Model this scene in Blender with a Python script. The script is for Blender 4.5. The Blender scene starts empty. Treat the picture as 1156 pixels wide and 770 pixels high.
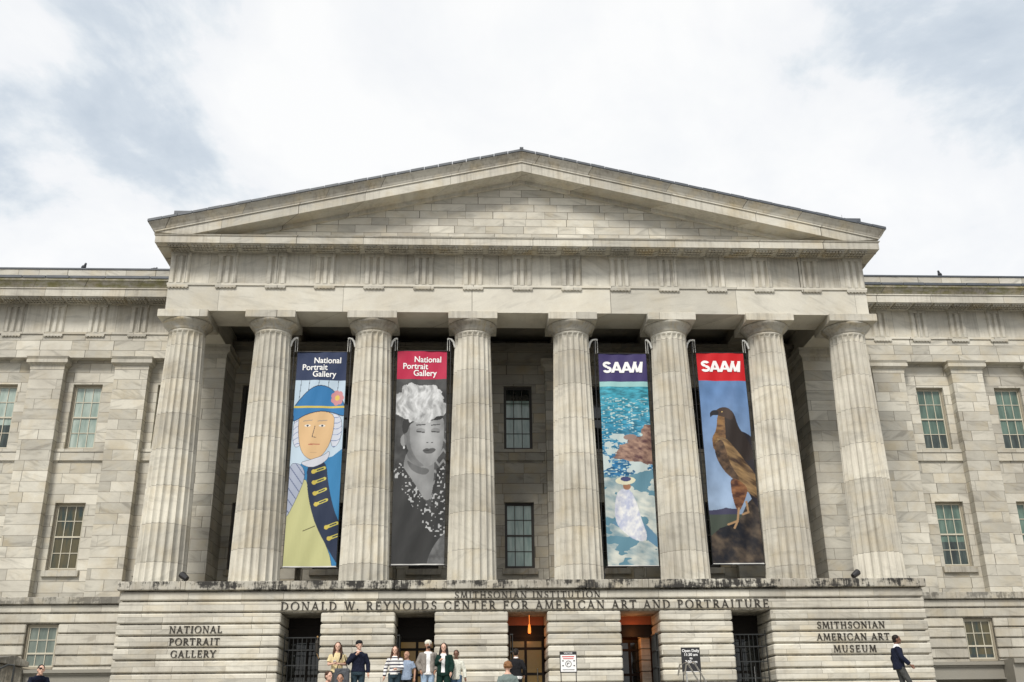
import bpy, bmesh, math, random
import numpy as np
from mathutils import Vector, Matrix
random.seed(7)
R = math.radians
S = bpy.context.scene
COL = S.collection

# ------------------------------------------------------------ camera
cam_d = bpy.data.cameras.new('camera'); cam = bpy.data.objects.new('camera', cam_d); COL.objects.link(cam)
S.camera = cam
CP = Vector((-2.4426, -41.2081, -5.7596)); YAW, PIT, ROL, FPX = 0.0487, 0.3755, -0.0122, 1148.5
fwd = Vector((math.sin(YAW)*math.cos(PIT), math.cos(YAW)*math.cos(PIT), math.sin(PIT)))
rt = Vector((math.cos(YAW), -math.sin(YAW), 0)); up = rt.cross(fwd)
r2 = rt*math.cos(ROL)+up*math.sin(ROL); u2 = -rt*math.sin(ROL)+up*math.cos(ROL)
m = Matrix((r2, u2, -fwd)).transposed().to_4x4(); m.translation = CP
cam.matrix_world = m
cam_d.sensor_width = 36; cam_d.lens = FPX/1156*36; cam_d.clip_end = 3000
# ------------------------------------------------------------ world
SUN_EL, SUN_AZ = 48, 202          # azimuth measured from +Y clockwise: the sun stands behind the camera
W = bpy.data.worlds.new('World'); S.world = W; W.use_nodes = True
nt = W.node_tree; nt.nodes.clear(); N = nt.nodes.new; LK = nt.links.new
def math_n(nt, op, a, b=None, c=None, clamp=False):
    n = nt.nodes.new('ShaderNodeMath'); n.operation = op; n.use_clamp = clamp
    for i, v in enumerate((a, b, c)):
        if v is None: continue
        if isinstance(v, (int, float)): n.inputs[i].default_value = v
        else: nt.links.new(v, n.inputs[i])
    return n.outputs[0]
def vmath(nt, op, a, b=None):
    n = nt.nodes.new('ShaderNodeVectorMath'); n.operation = op
    for i, v in enumerate((a, b)):
        if v is None: continue
        if isinstance(v, (tuple, list)): n.inputs[i].default_value = v
        else: nt.links.new(v, n.inputs[i])
    return n
def mixc(nt, fac, a, b, bt='MIX'):
    n = nt.nodes.new('ShaderNodeMix'); n.data_type = 'RGBA'; n.blend_type = bt
    for s, v in ((0, fac), (6, a), (7, b)):
        if isinstance(v, (int, float)): n.inputs[s].default_value = v
        elif isinstance(v, (tuple, list)): n.inputs[s].default_value = (*v[:3], 1)
        else: nt.links.new(v, n.inputs[s])
    return n.outputs[2]
def ramp(nt, fac, stops, interp='LINEAR'):
    n = nt.nodes.new('ShaderNodeValToRGB'); cr = n.color_ramp; cr.interpolation = interp
    while len(cr.elements) < len(stops): cr.elements.new(.5)
    for e, (p, c) in zip(cr.elements, stops):
        e.position = p
        e.color = (c, c, c, 1) if isinstance(c, (int, float)) else (*c, 1)
    nt.links.new(fac, n.inputs[0]); return n.outputs[0]
def noise(nt, vec, scale, detail=4, rough=.55, w=None, dist=0):
    n = nt.nodes.new('ShaderNodeTexNoise'); n.inputs['Scale'].default_value = scale
    n.inputs['Detail'].default_value = detail; n.inputs['Roughness'].default_value = rough
    n.inputs['Distortion'].default_value = dist
    if w is not None:
        n.noise_dimensions = '4D'; nt.links.new(w, n.inputs['W'])
    nt.links.new(vec, n.inputs['Vector']); return n.outputs['Fac']
out = N('ShaderNodeOutputWorld'); bg = N('ShaderNodeBackground'); LK(bg.outputs[0], out.inputs[0])
sky = N('ShaderNodeTexSky'); sky.sky_type = 'NISHITA'; sky.sun_disc = False
sky.sun_elevation = R(SUN_EL); sky.sun_rotation = R(SUN_AZ); sky.dust_density = 2.0
tc = N('ShaderNodeTexCoord')
sep = N('ShaderNodeSeparateXYZ'); LK(tc.outputs['Generated'], sep.inputs[0])
zc = math_n(nt, 'ADD', math_n(nt, 'MAXIMUM', sep.outputs[2], 0.0), .22)
pl = N('ShaderNodeCombineXYZ')
LK(math_n(nt, 'DIVIDE', sep.outputs[0], zc), pl.inputs[0]); LK(math_n(nt, 'DIVIDE', sep.outputs[1], zc), pl.inputs[1])
n1 = noise(nt, pl.outputs[0], 1.9, 8, .58, dist=.5)
n2 = noise(nt, vmath(nt, 'ADD', pl.outputs[0], (7.3, 2.1, 0)).outputs[0], 5.0, 7, .6, dist=.4)
bg.inputs[1].default_value = 0.08
def blob(u, v, k):      # a thick or thin place of the cloud deck, given by its direction in the sky
    d = (fwd + r2*((u-578)/FPX) - u2*((v-385)/FPX)).normalized()
    dn = vmath(nt, 'DOT_PRODUCT', vmath(nt, 'NORMALIZE', tc.outputs['Generated']).outputs[0], tuple(d)).outputs['Value']
    return math_n(nt, 'POWER', math_n(nt, 'MAXIMUM', dn, 0.0), k)
f0 = math_n(nt, 'ADD', math_n(nt, 'MULTIPLY', n1, .85), math_n(nt, 'MULTIPLY', n2, .25))
for (u, v, k, a) in ((720, 100, 24, .09), (130, 120, 90, -.13), (150, 300, 60, .02), (1150, 190, 110, -.13), (450, 50, 500, -.09), (1010, 0, 300, -.03), (640, 10, 900, -.07), (30, 10, 250, .05), (300, 200, 100, .03)):
    f0 = math_n(nt, 'ADD', f0, math_n(nt, 'MULTIPLY', blob(u, v, k), a))
cloud = ramp(nt, f0, [(.36, (3.35, 3.75, 4.2)), (.43, (3.85, 4.22, 4.6)), (.475, (4.7, 4.95, 5.15)), (.51, (5.35, 5.42, 5.5)), (.62, (5.8, 5.8, 5.75))])
skyc = mixc(nt, .93, sky.outputs[0], cloud)
LK(skyc, bg.inputs[0])
# ------------------------------------------------------------ sun
sl = bpy.data.lights.new('sun', 'SUN'); so = bpy.data.objects.new('sun', sl); COL.objects.link(so)
sl.energy = 1.5; sl.angle = R(15); sl.color = (1, .95, .87)
sd = Vector((math.sin(R(SUN_AZ))*math.cos(R(SUN_EL)), math.cos(R(SUN_AZ))*math.cos(R(SUN_EL)), math.sin(R(SUN_EL))))
so.rotation_euler = sd.to_track_quat('Z', 'Y').to_euler()
S.view_settings.view_transform = 'Standard'; S.view_settings.look = 'None'
S.view_settings.exposure = 1.16; S.view_settings.gamma = 1

# ------------------------------------------------------------ materials
def newmat(name):
    m = bpy.data.materials.new(name); m.use_nodes = True
    return m, m.node_tree, m.node_tree.nodes['Principled BSDF']
def plain(name, col, rough=.6, metal=0, spec=.5, var=.15, vs=8, emit=None):
    m, t, b = newmat(name)
    tcn = t.nodes.new('ShaderNodeTexCoord')
    f = noise(t, tcn.outputs['Object'], vs, 4)
    c = mixc(t, f, [x*(1-var) for x in col], [min(1, x*(1+var)) for x in col])
    t.links.new(c, b.inputs['Base Color']); b.inputs['Roughness'].default_value = rough
    b.inputs['Metallic'].default_value = metal; b.inputs['Specular IOR Level'].default_value = spec
    if emit: b.inputs['Emission Color'].default_value = (*emit[0], 1); b.inputs['Emission Strength'].default_value = emit[1]
    return m
TINT = (1.0, .960, .838)
def stone(name, lo=.34, hi=.60, rh=.5, bw=1.3, z0=0, joints=True, vein=.7, stain=.35, streak=0, black=0, moss=0, mortar=.011, warm=.5, drums=False, axis='x'):
    m, t, b = newmat(name)
    g = t.nodes.new('ShaderNodeNewGeometry'); P = g.outputs['Position']
    s = t.nodes.new('ShaderNodeSeparateXYZ'); t.links.new(P, s.inputs[0]); X, Y, Z = s.outputs
    c3 = lambda a, b_, c_: (lambda n: ([t.links.new(v, n.inputs[i]) if not isinstance(v, (int, float)) else setattr(n.inputs[i], 'default_value', v) for i, v in enumerate((a, b_, c_))], n.outputs[0])[1])(t.nodes.new('ShaderNodeCombineXYZ'))
    jf = None
    if drums:
        zz = math_n(t, 'DIVIDE', math_n(t, 'ADD', Z, 40), rh)
        oi = t.nodes.new('ShaderNodeObjectInfo'); so_ = t.nodes.new('ShaderNodeSeparateXYZ'); t.links.new(oi.outputs['Location'], so_.inputs[0])
        ci = math_n(t, 'ROUND', math_n(t, 'MULTIPLY', so_.outputs[0], 1.3))
        zz = math_n(t, 'ADD', zz, math_n(t, 'MULTIPLY', math_n(t, 'SINE', math_n(t, 'MULTIPLY', ci, 2.3)), .35))
        row = math_n(t, 'FLOOR', zz); fr = math_n(t, 'FRACT', zz)
        wn = t.nodes.new('ShaderNodeTexWhiteNoise'); wn.noise_dimensions = '2D'; t.links.new(c3(row, ci, 0), wn.inputs['Vector']); rnd = wn.outputs['Value']
        e = math_n(t, 'MINIMUM', fr, math_n(t, 'SUBTRACT', 1, fr))
        nn = noise(t, P, 5, 3)
        jf = math_n(t, 'MULTIPLY', math_n(t, 'LESS_THAN', e, .009), math_n(t, 'GREATER_THAN', nn, .40))
    elif joints:
        xy = math_n(t, 'ADD', X, Y)
        row = math_n(t, 'FLOOR', math_n(t, 'DIVIDE', math_n(t, 'ADD', Z, 60-z0), rh))
        wr = t.nodes.new('ShaderNodeTexWhiteNoise'); wr.noise_dimensions = '1D'; t.links.new(row, wr.inputs['W'])
        xs = math_n(t, 'MULTIPLY', math_n(t, 'ADD', xy, math_n(t, 'MULTIPLY', wr.outputs['Value'], 9)), math_n(t, 'ADD', .78, math_n(t, 'MULTIPLY', wr.outputs['Value'], .5)))
        xs = math_n(t, 'ADD', xs, math_n(t, 'MULTIPLY', math_n(t, 'SINE', math_n(t, 'MULTIPLY', xs, 1.7)), .28))
        br = t.nodes.new('ShaderNodeTexBrick'); t.links.new(c3(xs, math_n(t, 'ADD', Z, 60-z0), 0), br.inputs['Vector'])
        br.inputs['Scale'].default_value = 1; br.inputs['Brick Width'].default_value = bw; br.inputs['Row Height'].default_value = rh
        br.inputs['Mortar Size'].default_value = mortar; br.inputs['Mortar Smooth'].default_value = .3
        br.inputs['Color1'].default_value = (0, 0, 0, 1); br.inputs['Color2'].default_value = (1, 1, 1, 1); br.inputs['Mortar'].default_value = (.5, .5, .5, 1)
        rnd = br.outputs['Color']; jf = br.outputs['Fac']
    else:
        rnd = noise(t, P, .35, 1)
    # marble figure: each block has its own veining direction and density
    rw = math_n(t, 'MULTIPLY', rnd, 37.0)
    ang = t.nodes.new('ShaderNodeVectorRotate'); ang.rotation_type = 'AXIS_ANGLE'; ang.inputs['Axis'].default_value = (0, 1, 0)
    t.links.new(P, ang.inputs['Vector']); t.links.new(math_n(t, 'MULTIPLY', math_n(t, 'SUBTRACT', math_n(t, 'FRACT', math_n(t, 'MULTIPLY', rw, 1.37)), .5), 1.1), ang.inputs['Angle'])
    sc = vmath(t, 'MULTIPLY', ang.outputs[0], (.6, .6, 2.8)).outputs[0]
    v1 = noise(t, sc, 1.3, 6, .6, w=rw, dist=.5)
    v2 = noise(t, sc, 4.5, 5, .7, w=rw, dist=.2)
    vv = math_n(t, 'ADD', math_n(t, 'MULTIPLY', v1, .65), math_n(t, 'MULTIPLY', v2, .35))
    base = math_n(t, 'ADD', math_n(t, 'MULTIPLY', rnd, .34), math_n(t, 'MULTIPLY', vv, .50))
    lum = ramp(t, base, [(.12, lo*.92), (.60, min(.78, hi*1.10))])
    veins = ramp(t, v1, [(.36, 1-.34*vein), (.46, 1.0)])
    lum = math_n(t, 'MULTIPLY', lum, veins)
    big = noise(t, P, .28, 5, .6)
    fine = noise(t, P, 14, 4, .6)
    lum = math_n(t, 'MULTIPLY', lum, math_n(t, 'ADD', .93, math_n(t, 'MULTIPLY', fine, .14)))
    col = mixc(t, 1.0, [x for x in TINT], lum, 'MULTIPLY')
    # iron and dirt tints
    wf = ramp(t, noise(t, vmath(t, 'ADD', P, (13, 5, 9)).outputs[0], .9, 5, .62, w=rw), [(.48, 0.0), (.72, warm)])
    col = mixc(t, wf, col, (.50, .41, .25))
    sf = ramp(t, big, [(.40, 0.0), (.68, min(1, stain*1.35))])
    col = mixc(t, sf, col, (.23, .205, .17))
    if streak:
        sv = vmath(t, 'MULTIPLY', P, (5.5, 5.5, .35)).outputs[0]
        st = ramp(t, math_n(t, 'MULTIPLY', noise(t, sv, 1.4, 5, .65), math_n(t, 'ADD', .6, big)), [(.53, 0.0), (.80, streak)])
        col = mixc(t, st, col, (.115, .10, .08))
    if black:
        sv = vmath(t, 'MULTIPLY', P, (7.0, 7.0, 1.6)).outputs[0]
        patch = math_n(t, 'SUBTRACT', math_n(t, 'MULTIPLY', noise(t, vmath(t, 'MULTIPLY', P, (.55, .55, 1.2)).outputs[0], 1.3, 5, .7), 1.3), .65)
        st = ramp(t, math_n(t, 'ADD', noise(t, sv, 1.2, 7, .72), patch), [(.44, 0.0), (.60, black)])
        col = mixc(t, st, col, (.035, .033, .03))
    if moss:
        st = ramp(t, noise(t, vmath(t, 'MULTIPLY', P, (1, 1, 2.5)).outputs[0], 1.6, 7, .7), [(.40, 0.0), (.62, moss)])
        col = mixc(t, st, col, (.16, .15, .035))
    if jf is not None:
        col = mixc(t, math_n(t, 'MULTIPLY', jf, .5 if drums else .85), col, (.10, .088, .07))
    t.links.new(col, b.inputs['Base Color']); b.inputs['Roughness'].default_value = .72; b.inputs['Specular IOR Level'].default_value = .25
    bp = t.nodes.new('ShaderNodeBump'); bp.inputs['Strength'].default_value = .35; bp.inputs['Distance'].default_value = .03
    h = math_n(t, 'ADD', math_n(t, 'MULTIPLY', fine, .25), math_n(t, 'MULTIPLY', v2, .25))
    if jf is not None: h = math_n(t, 'SUBTRACT', h, math_n(t, 'MULTIPLY', jf, .8))
    t.links.new(h, bp.inputs['Height']); t.links.new(bp.outputs[0], b.inputs['Normal'])
    return m
M = {}
M['wall'] = stone('ashlar_marble', rh=.49, bw=1.25, z0=.3)
M['pil'] = stone('pilaster_marble', rh=.49, bw=1.6, z0=.3, mortar=.009)
M['tymp'] = stone('tympanum_marble', lo=.38, hi=.64, rh=.37, bw=1.15, z0=14.62, vein=.6)
M['arch'] = stone('architrave_marble', lo=.45, hi=.60, rh=20, bw=4.29, z0=-15, vein=.3, stain=.2, warm=.25, mortar=.008)
M['frieze'] = stone('frieze_marble', lo=.42, hi=.60, rh=20, bw=1.073, z0=-15, vein=.35, stain=.25, warm=.3, streak=.35, mortar=.007)
M['corn'] = stone('cornice_marble', lo=.40, hi=.58, rh=20, bw=2.6, z0=-15, vein=.35, stain=.3, warm=.6, streak=.3, mortar=.01)
M['cyma'] = stone('gutter_marble', lo=.34, hi=.48, rh=20, bw=2.4, z0=-15, vein=.4, stain=.4, warm=1.0, streak=.5, mortar=.012)
M['moss'] = stone('mossy_marble', lo=.28, hi=.44, rh=20, bw=2.0, z0=-15, vein=.4, stain=.7, warm=.8, streak=.6, moss=.75)
M['col'] = stone('column_marble', lo=.46, hi=.62, rh=1.52, drums=True, vein=.35, stain=.25, streak=.35, warm=.5)
M['cap'] = stone('capital_marble', joints=False, lo=.36, hi=.50, vein=.3, stain=.6, streak=.5, warm=1.0)
M['rust'] = stone('rusticated_marble', lo=.38, hi=.60, rh=.44, bw=1.9, z0=-1.13, vein=.55, stain=.35, warm=.45, streak=.15, mortar=.006)
M['ledge'] = stone('blackened_ledge_marble', lo=.40, hi=.56, rh=20, bw=2.3, z0=-15, vein=.4, stain=.5, streak=.5, black=1.0)
M['wledge'] = stone('weathered_ledge_marble', lo=.32, hi=.46, rh=20, bw=2.3, z0=-15, vein=.4, stain=.6, streak=.5, black=.6)
M['inner'] = stone('shade_browned_marble', lo=.32, hi=.52, rh=.49, bw=1.25, z0=.3, stain=.35, warm=.8)  # stained brown wall marble, darkened further with the portico's shade put in its colour
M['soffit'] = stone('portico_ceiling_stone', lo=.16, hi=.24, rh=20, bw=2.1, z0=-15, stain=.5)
M['granite'] = stone('grey_granite', joints=False, lo=.20, hi=.28, vein=.1, stain=.3, warm=.05)
M['paving'] = stone('stone_paving', lo=.28, hi=.38, rh=50, bw=1.2, z0=-30, vein=.2, stain=.4, warm=.3)
M['slate'] = plain('slate_roofing', (.075, .085, .10), .45, vs=3, var=.4)
M['fr_light'] = plain('painted_window_frame', (.50, .47, .38), .5)
M['fr_case'] = plain('window_casing_paint', (.30, .265, .20), .6)
M['fr_dark'] = plain('dark_window_frame', (.045, .04, .033), .5)
M['bronze'] = plain('dark_bronze', (.035, .03, .024), .5, metal=.3)
M['iron'] = plain('black_iron', (.018, .02, .02), .45)
M['white'] = plain('white_painted_metal', (.70, .70, .67), .4)
M['black'] = plain('black_metal', (.016, .016, .018), .4)
M['steel'] = plain('brushed_steel', (.55, .55, .54), .3, metal=1)
M['orange'] = plain('orange_lit_wood', (.30, .085, .025), .5)  # reddish transom wood with the warm lamplight put into its colour
M['brown'] = plain('brown_varnished_wood', (.16, .06, .025), .4)
def pane_mat(name, cols, rough=.06, drop=0):
    m, t, b = newmat(name)
    g = t.nodes.new('ShaderNodeNewGeometry')
    s = t.nodes.new('ShaderNodeSeparateXYZ'); t.links.new(g.outputs['Position'], s.inputs[0])
    f = noise(t, vmath(t, 'MULTIPLY', g.outputs['Position'], (2.6, 2.6, .5)).outputs[0], 1.3, 4, .6)
    c = ramp(t, f, [(.36, cols[0]), (.50, cols[1]), (.64, cols[2])])
    t.links.new(c, b.inputs['Base Color']); b.inputs['Roughness'].default_value = rough
    b.inputs['Specular IOR Level'].default_value = .6
    nb = noise(t, g.outputs['Position'], 1.1, 2)
    bp = t.nodes.new('ShaderNodeBump'); bp.inputs['Strength'].default_value = .25; bp.inputs['Distance'].default_value = .03
    t.links.new(nb, bp.inputs['Height']); t.links.new(bp.outputs[0], b.inputs['Normal'])
    return m
M['p_pale'] = pane_mat('pale_blind_glass', [(.22, .29, .26), (.31, .38, .34), (.40, .47, .43)])
M['p_green'] = pane_mat('green_blind_glass', [(.05, .09, .072), (.085, .14, .112), (.12, .19, .155)])
M['p_brown'] = pane_mat('brown_curtain_glass', [(.018, .035, .028), (.07, .06, .025), (.09, .075, .03)])
M['p_teal'] = pane_mat('teal_blind_glass', [(.26, .38, .35), (.36, .49, .45), (.46, .58, .54)])
M['p_room'] = pane_mat('dark_room_glass', [(.015, .022, .02), (.03, .045, .04), (.07, .09, .08)])
M['p_dark'] = pane_mat('dark_glass', [(.008, .01, .01), (.014, .017, .016), (.03, .035, .033)])
M['p_grey'] = pane_mat('grey_blind_glass', [(.11, .14, .12), (.15, .18, .155), (.19, .22, .19)])

# ------------------------------------------------------------ helpers
def finish(name, bm, mat, parent=None, smooth=False, loc=None):
    me = bpy.data.meshes.new(name); bmesh.ops.recalc_face_normals(bm, faces=bm.faces)
    bm.to_mesh(me); bm.free()
    mats = mat if isinstance(mat, (list, tuple)) else [mat]
    for q in mats: me.materials.append(q)
    if smooth:
        for p in me.polygons: p.use_smooth = True
    o = bpy.data.objects.new(name, me); COL.objects.link(o)
    if loc is not None: o.location = loc
    if parent is not None: adopt(o, parent)
    return o
def wloc(o):
    v = Vector(o.location); p = o.parent
    if p is not None and o.matrix_parent_inverse != Matrix.Identity(4):
        return v
    return v if p is None else v + wloc(p)
def adopt(o, parent):
    o.parent = parent
    o.matrix_parent_inverse = Matrix.Translation(-wroot(parent))
def wroot(o):       # world position of an unrotated parent
    if o.parent is None: return Vector(o.location)
    return wroot(o.parent) + o.matrix_parent_inverse.translation + Vector(o.location)
def empty(name, loc, label=None, cat=None, group=None):
    o = bpy.data.objects.new(name, None); COL.objects.link(o); o.location = loc; o.empty_display_size = .3
    if label: tag(o, label, cat, group)
    return o
def tag(o, label, cat, group=None):
    o['label'] = label; o['category'] = cat
    if group: o['group'] = group
    return o
def box(bm, x0, x1, y0, y1, z0, z1, mi=0):
    v = [bm.verts.new(c) for c in ((x0,y0,z0),(x1,y0,z0),(x1,y1,z0),(x0,y1,z0),(x0,y0,z1),(x1,y0,z1),(x1,y1,z1),(x0,y1,z1))]
    fs = [bm.faces.new([v[i] for i in q]) for q in ((0,3,2,1),(4,5,6,7),(0,1,5,4),(1,2,6,5),(2,3,7,6),(3,0,4,7))]
    for f in fs: f.material_index = mi
    return v
def cbox(bm, x0, x1, y0, y1, z0, z1, c=.03):    # box with chamfered edges
    t = bmesh.new(); box(t, x0, x1, y0, y1, z0, z1)
    bmesh.ops.bevel(t, geom=t.edges[:], offset=c, segments=1, affect='EDGES')
    tm = bpy.data.meshes.new('t'); t.to_mesh(tm); t.free(); bm.from_mesh(tm); bpy.data.meshes.remove(tm)
def frustum(bm, x0, x1, y0, y1, z0, d0, z1, d1, yb=None):  # d = outward growth of x0,x1 and of the front y0
    v = []
    for z, d in ((z0, d0), (z1, d1)):
        v += [bm.verts.new(c) for c in ((x0-d, y0-d, z), (x1+d, y0-d, z), (x1+d, y1, z), (x0-d, y1, z))]
    for q in ((0,3,2,1),(4,5,6,7),(0,1,5,4),(1,2,6,5),(2,3,7,6),(3,0,4,7)): bm.faces.new([v[i] for i in q])
def prism(bm, prof, x0, x1):    # prof: (y,z) polygon swept along x
    a = [bm.verts.new((x0, y, z)) for y, z in prof]; b = [bm.verts.new((x1, y, z)) for y, z in prof]
    n = len(prof); bm.faces.new(a); bm.faces.new(b[::-1])
    for i in range(n): bm.faces.new((a[i], b[i], b[(i+1) % n], a[(i+1) % n]))
def poly_y(bm, pts, y0, y1):    # pts: (x,z) polygon extruded along y
    a = [bm.verts.new((x, y0, z)) for x, z in pts]; b = [bm.verts.new((x, y1, z)) for x, z in pts]
    n = len(pts); bm.faces.new(a); bm.faces.new(b[::-1])
    for i in range(n): bm.faces.new((a[i], b[i], b[(i+1) % n], a[(i+1) % n]))
def lathe(bm, prof, n=32, cx=0, cy=0):
    rings = [[bm.verts.new((cx+r*math.cos(2*math.pi*i/n), cy+r*math.sin(2*math.pi*i/n), z)) for i in range(n)] for r, z in prof]
    for a, b in zip(rings, rings[1:]):
        for i in range(n): bm.faces.new((a[i], a[(i+1) % n], b[(i+1) % n], b[i]))
    bm.faces.new(rings[0][::-1]); bm.faces.new(rings[-1])
def limb(bm, pts, rad, n=10, flat=1.0):
    pts = [Vector(p) for p in pts]; rings = []
    t0 = (pts[1]-pts[0]).normalized(); ref = Vector((0, 1, 0)) if abs(t0.y) < .9 else Vector((1, 0, 0))
    for i, p in enumerate(pts):
        t = (pts[min(i+1, len(pts)-1)]-pts[max(i-1, 0)]).normalized()
        a = t.cross(ref).normalized(); b = t.cross(a).normalized()
        rings.append([bm.verts.new(p+(a*math.cos(2*math.pi*k/n)+b*math.sin(2*math.pi*k/n)*flat)*rad[i]) for k in range(n)])
    for a, b in zip(rings, rings[1:]):
        for k in range(n): bm.faces.new((a[k], a[(k+1) % n], b[(k+1) % n], b[k]))
    bm.faces.new(rings[0][::-1]); bm.faces.new(rings[-1])
def ball(bm, c, r, n=14):
    g = bmesh.ops.create_uvsphere(bm, u_segments=n, v_segments=max(6, n*2//3), radius=1)
    for v in g['verts']: v.co = Vector((v.co.x*r[0]+c[0], v.co.y*r[1]+c[1], v.co.z*r[2]+c[2]))
def wall_holes(bm, x0, x1, z0, z1, y, depth, holes):
    xs = sorted({x0, x1, *[h[0] for h in holes], *[h[1] for h in holes]}); zs = sorted({z0, z1, *[h[2] for h in holes], *[h[3] for h in holes]})
    xs = [x for x in xs if x0 <= x <= x1]; zs = [z for z in zs if z0 <= z <= z1]
    for a, b in zip(xs, xs[1:]):
        for c, d in zip(zs, zs[1:]):
            mx, mz = (a+b)/2, (c+d)/2
            if any(h[0] < mx < h[1] and h[2] < mz < h[3] for h in holes): continue
            bm.faces.new([bm.verts.new(p) for p in ((a, y, c), (b, y, c), (b, y, d), (a, y, d))])
    for a, b, c, d in holes:
        for q in (((a,y,c),(a,y,d),(a,y+depth,d),(a,y+depth,c)), ((b,y,c),(b,y+depth,c),(b,y+depth,d),(b,y,d)),
                  ((a,y,c),(a,y+depth,c),(b,y+depth,c),(b,y,c)), ((a,y,d),(b,y,d),(b,y+depth,d),(a,y+depth,d))):
            bm.faces.new([bm.verts.new(p) for p in q])
    bmesh.ops.remove_doubles(bm, verts=bm.verts, dist=.0005)

# ------------------------------------------------------------ levels
GZ = -7.4          # street
LZ = -4.87         # landing in front of the doors
H, ZT, ZF, ZC = 11.47, 12.75, 14.21, 14.62
XE, YE = 15.22, -.87
YW = 4.9           # pilaster and wing entablature face
YB = 5.36          # wall face
XM = 38            # how far the wings run
colx = [-14.42, -10.74, -6.44, -2.148, 2.148, 6.44, 10.74, 14.42]

# ------------------------------------------------------------ setting
def struct(name, bm, mat):
    o = finish(name, bm, mat); o['kind'] = 'structure'; return o
bm = bmesh.new(); bmesh.ops.create_grid(bm, x_segments=8, y_segments=8, size=600)
for v in bm.verts: v.co.z = GZ
struct('ground', bm, plain('asphalt', (.05, .05, .052), .85, vs=3, var=.3))
bm = bmesh.new(); box(bm, -60, 60, -27, 4.0, GZ, GZ+.13); struct('pavement', bm, M['paving'])
bm = bmesh.new()
box(bm, -16.6, 16.6, -13.2, -1.75, GZ+.14, LZ)
for i in range(14): box(bm, -15.3, 15.3, -13.2-.36*(i+1), -13.2-.36*i+.002, GZ+.13, LZ-.16*(i+1))
cbox(bm, -14.3, -13.0, -12.95, -12.0, LZ-.02, LZ+.285, .02)
struct('entrance_steps', bm, M['paving'])

# ------------------------------------------------------------ the museum
MUS = empty('museum_building', (0, 0, GZ), 'pale marble museum with a columned portico, wide pediment and two windowed wings', 'museum')
def part(name, bm, mat, parent=None, smooth=False): return finish(name, bm, mat, parent or MUS, smooth)

def part_lr(name, bm, mat):      # the two wings mirror each other: one object per wing
    me = bpy.data.meshes.new('t'); bmesh.ops.recalc_face_normals(bm, faces=bm.faces); bm.to_mesh(me); bm.free()
    for s in (-1, 1):
        b = bmesh.new(); b.from_mesh(me)
        bmesh.ops.delete(b, geom=[v for v in b.verts if v.co.x*s < 0], context='VERTS')
        part(name, b, mat)
    bpy.data.meshes.remove(me)
# columns ----------------------------------------------------
def shaft_mesh():
    bm = bmesh.new(); nf, ns = 20, 7; rings = []
    zs = [0, .05]+[10.62*i/22 for i in range(1, 22)]+[10.45, 10.56, 10.62, 10.66, 10.70, 10.74, 10.79]
    zs = sorted(zs)
    for z in zs:
        t = z/10.79; r = 1.0-.235*t+.018*math.sin(math.pi*t)
        if z < .04: r += .0
        depth = .145*r
        if z > 10.44: depth *= max(0, 1-((z-10.44)/.2))**.5 if z < 10.64 else 0
        ring = []
        for k in range(nf):
            for j in range(ns):
                a = 2*math.pi*(k+j/ns)/nf; u = 2*j/ns-1
                dd = depth*max(0, 1-abs(u)**3.0) if j else 0
                rr = r-dd
                if z > 10.6: rr = r+(.012 if (z > 10.65 and z < 10.68) or z > 10.73 else -.006)
                ring.append(bm.verts.new((rr*math.cos(a), rr*math.sin(a), z)))
        rings.append(ring)
    n = nf*ns
    for a, b in zip(rings, rings[1:]):
        for i in range(n): bm.faces.new((a[i], a[(i+1) % n], b[(i+1) % n], b[i]))
    bm.faces.new(rings[0][::-1]); bm.faces.new(rings[-1])
    return bm
c0 = finish('column', shaft_mesh(), M['col'], None)
bm = bmesh.new()
lathe(bm, [(.77, 10.70), (.79, 10.78), (.80, 10.80), (.79, 10.81), (.82, 10.83), (.81, 10.845), (.93, 10.95), (1.01, 11.03), (1.05, 11.09), (1.04, 11.13)], 48)
cap0 = finish('echinus', bm, M['cap'], None, True)
bm = bmesh.new(); cbox(bm, -1.05, 1.05, -1.05, 1.05, 11.132, H-.003, .012)
ab0 = finish('abacus', bm, M['corn'], None)
for i, x in enumerate(colx):
    c, e, a = (c0, cap0, ab0) if i == 0 else (c0.copy(), cap0.copy(), ab0.copy())
    if i:
        for o in (c, e, a): COL.objects.link(o)
    c.location = (x, 0, 0.001); c.rotation_euler.z = 0
    c.parent = MUS; c.matrix_parent_inverse = Matrix.Translation((0, 0, -GZ))
    for o in (e, a): o.parent = c; o.location = (0, 0, 0)

# entablature of the portico ---------------------------------
bm = bmesh.new()
box(bm, -XE, XE, YE, .87, H, ZT-.10)
for s in (-1, 1):
    xa, xb = sorted((s*XE, s*(XE-1.7))); box(bm, xa, xb, .872, YW+.3, H+.002, ZT-.102)
frustum(bm, -XE, XE, YE, YW, ZT-.098, .055, ZT, .055)          # taenia
part('architrave', bm, M['arch'])
bm = bmesh.new()
box(bm, -XE+.03, XE-.03, YE+.03, YW+.2, ZT+.002, ZF)
def triglyph(bm, x, y, z0, z1, w=.86, d=.10):
    # three shanks between two glyphs and half glyphs at the edges, with a head band
    prof = [(-.5, .0), (-.5, .3), (-.43, 1), (-.27, 1), (-.20, .03), (-.15, .03), (-.08, 1), (.08, 1), (.15, .03), (.20, .03), (.27, 1), (.43, 1), (.5, .3), (.5, .0)]
    zt = z1-.16
    a = [bm.verts.new((x+u*w, y-v*d, z0)) for u, v in prof]; b = [bm.verts.new((x+u*w, y-v*d, zt)) for u, v in prof]
    for i in range(len(prof)-1): bm.faces.new((a[i], a[i+1], b[i+1], b[i]))
    bm.faces.new(b); bm.faces.new(a[::-1])
    box(bm, x-w/2-.01, x+w/2+.01, y-d-.012, y-.002, zt+.002, z1)
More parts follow.
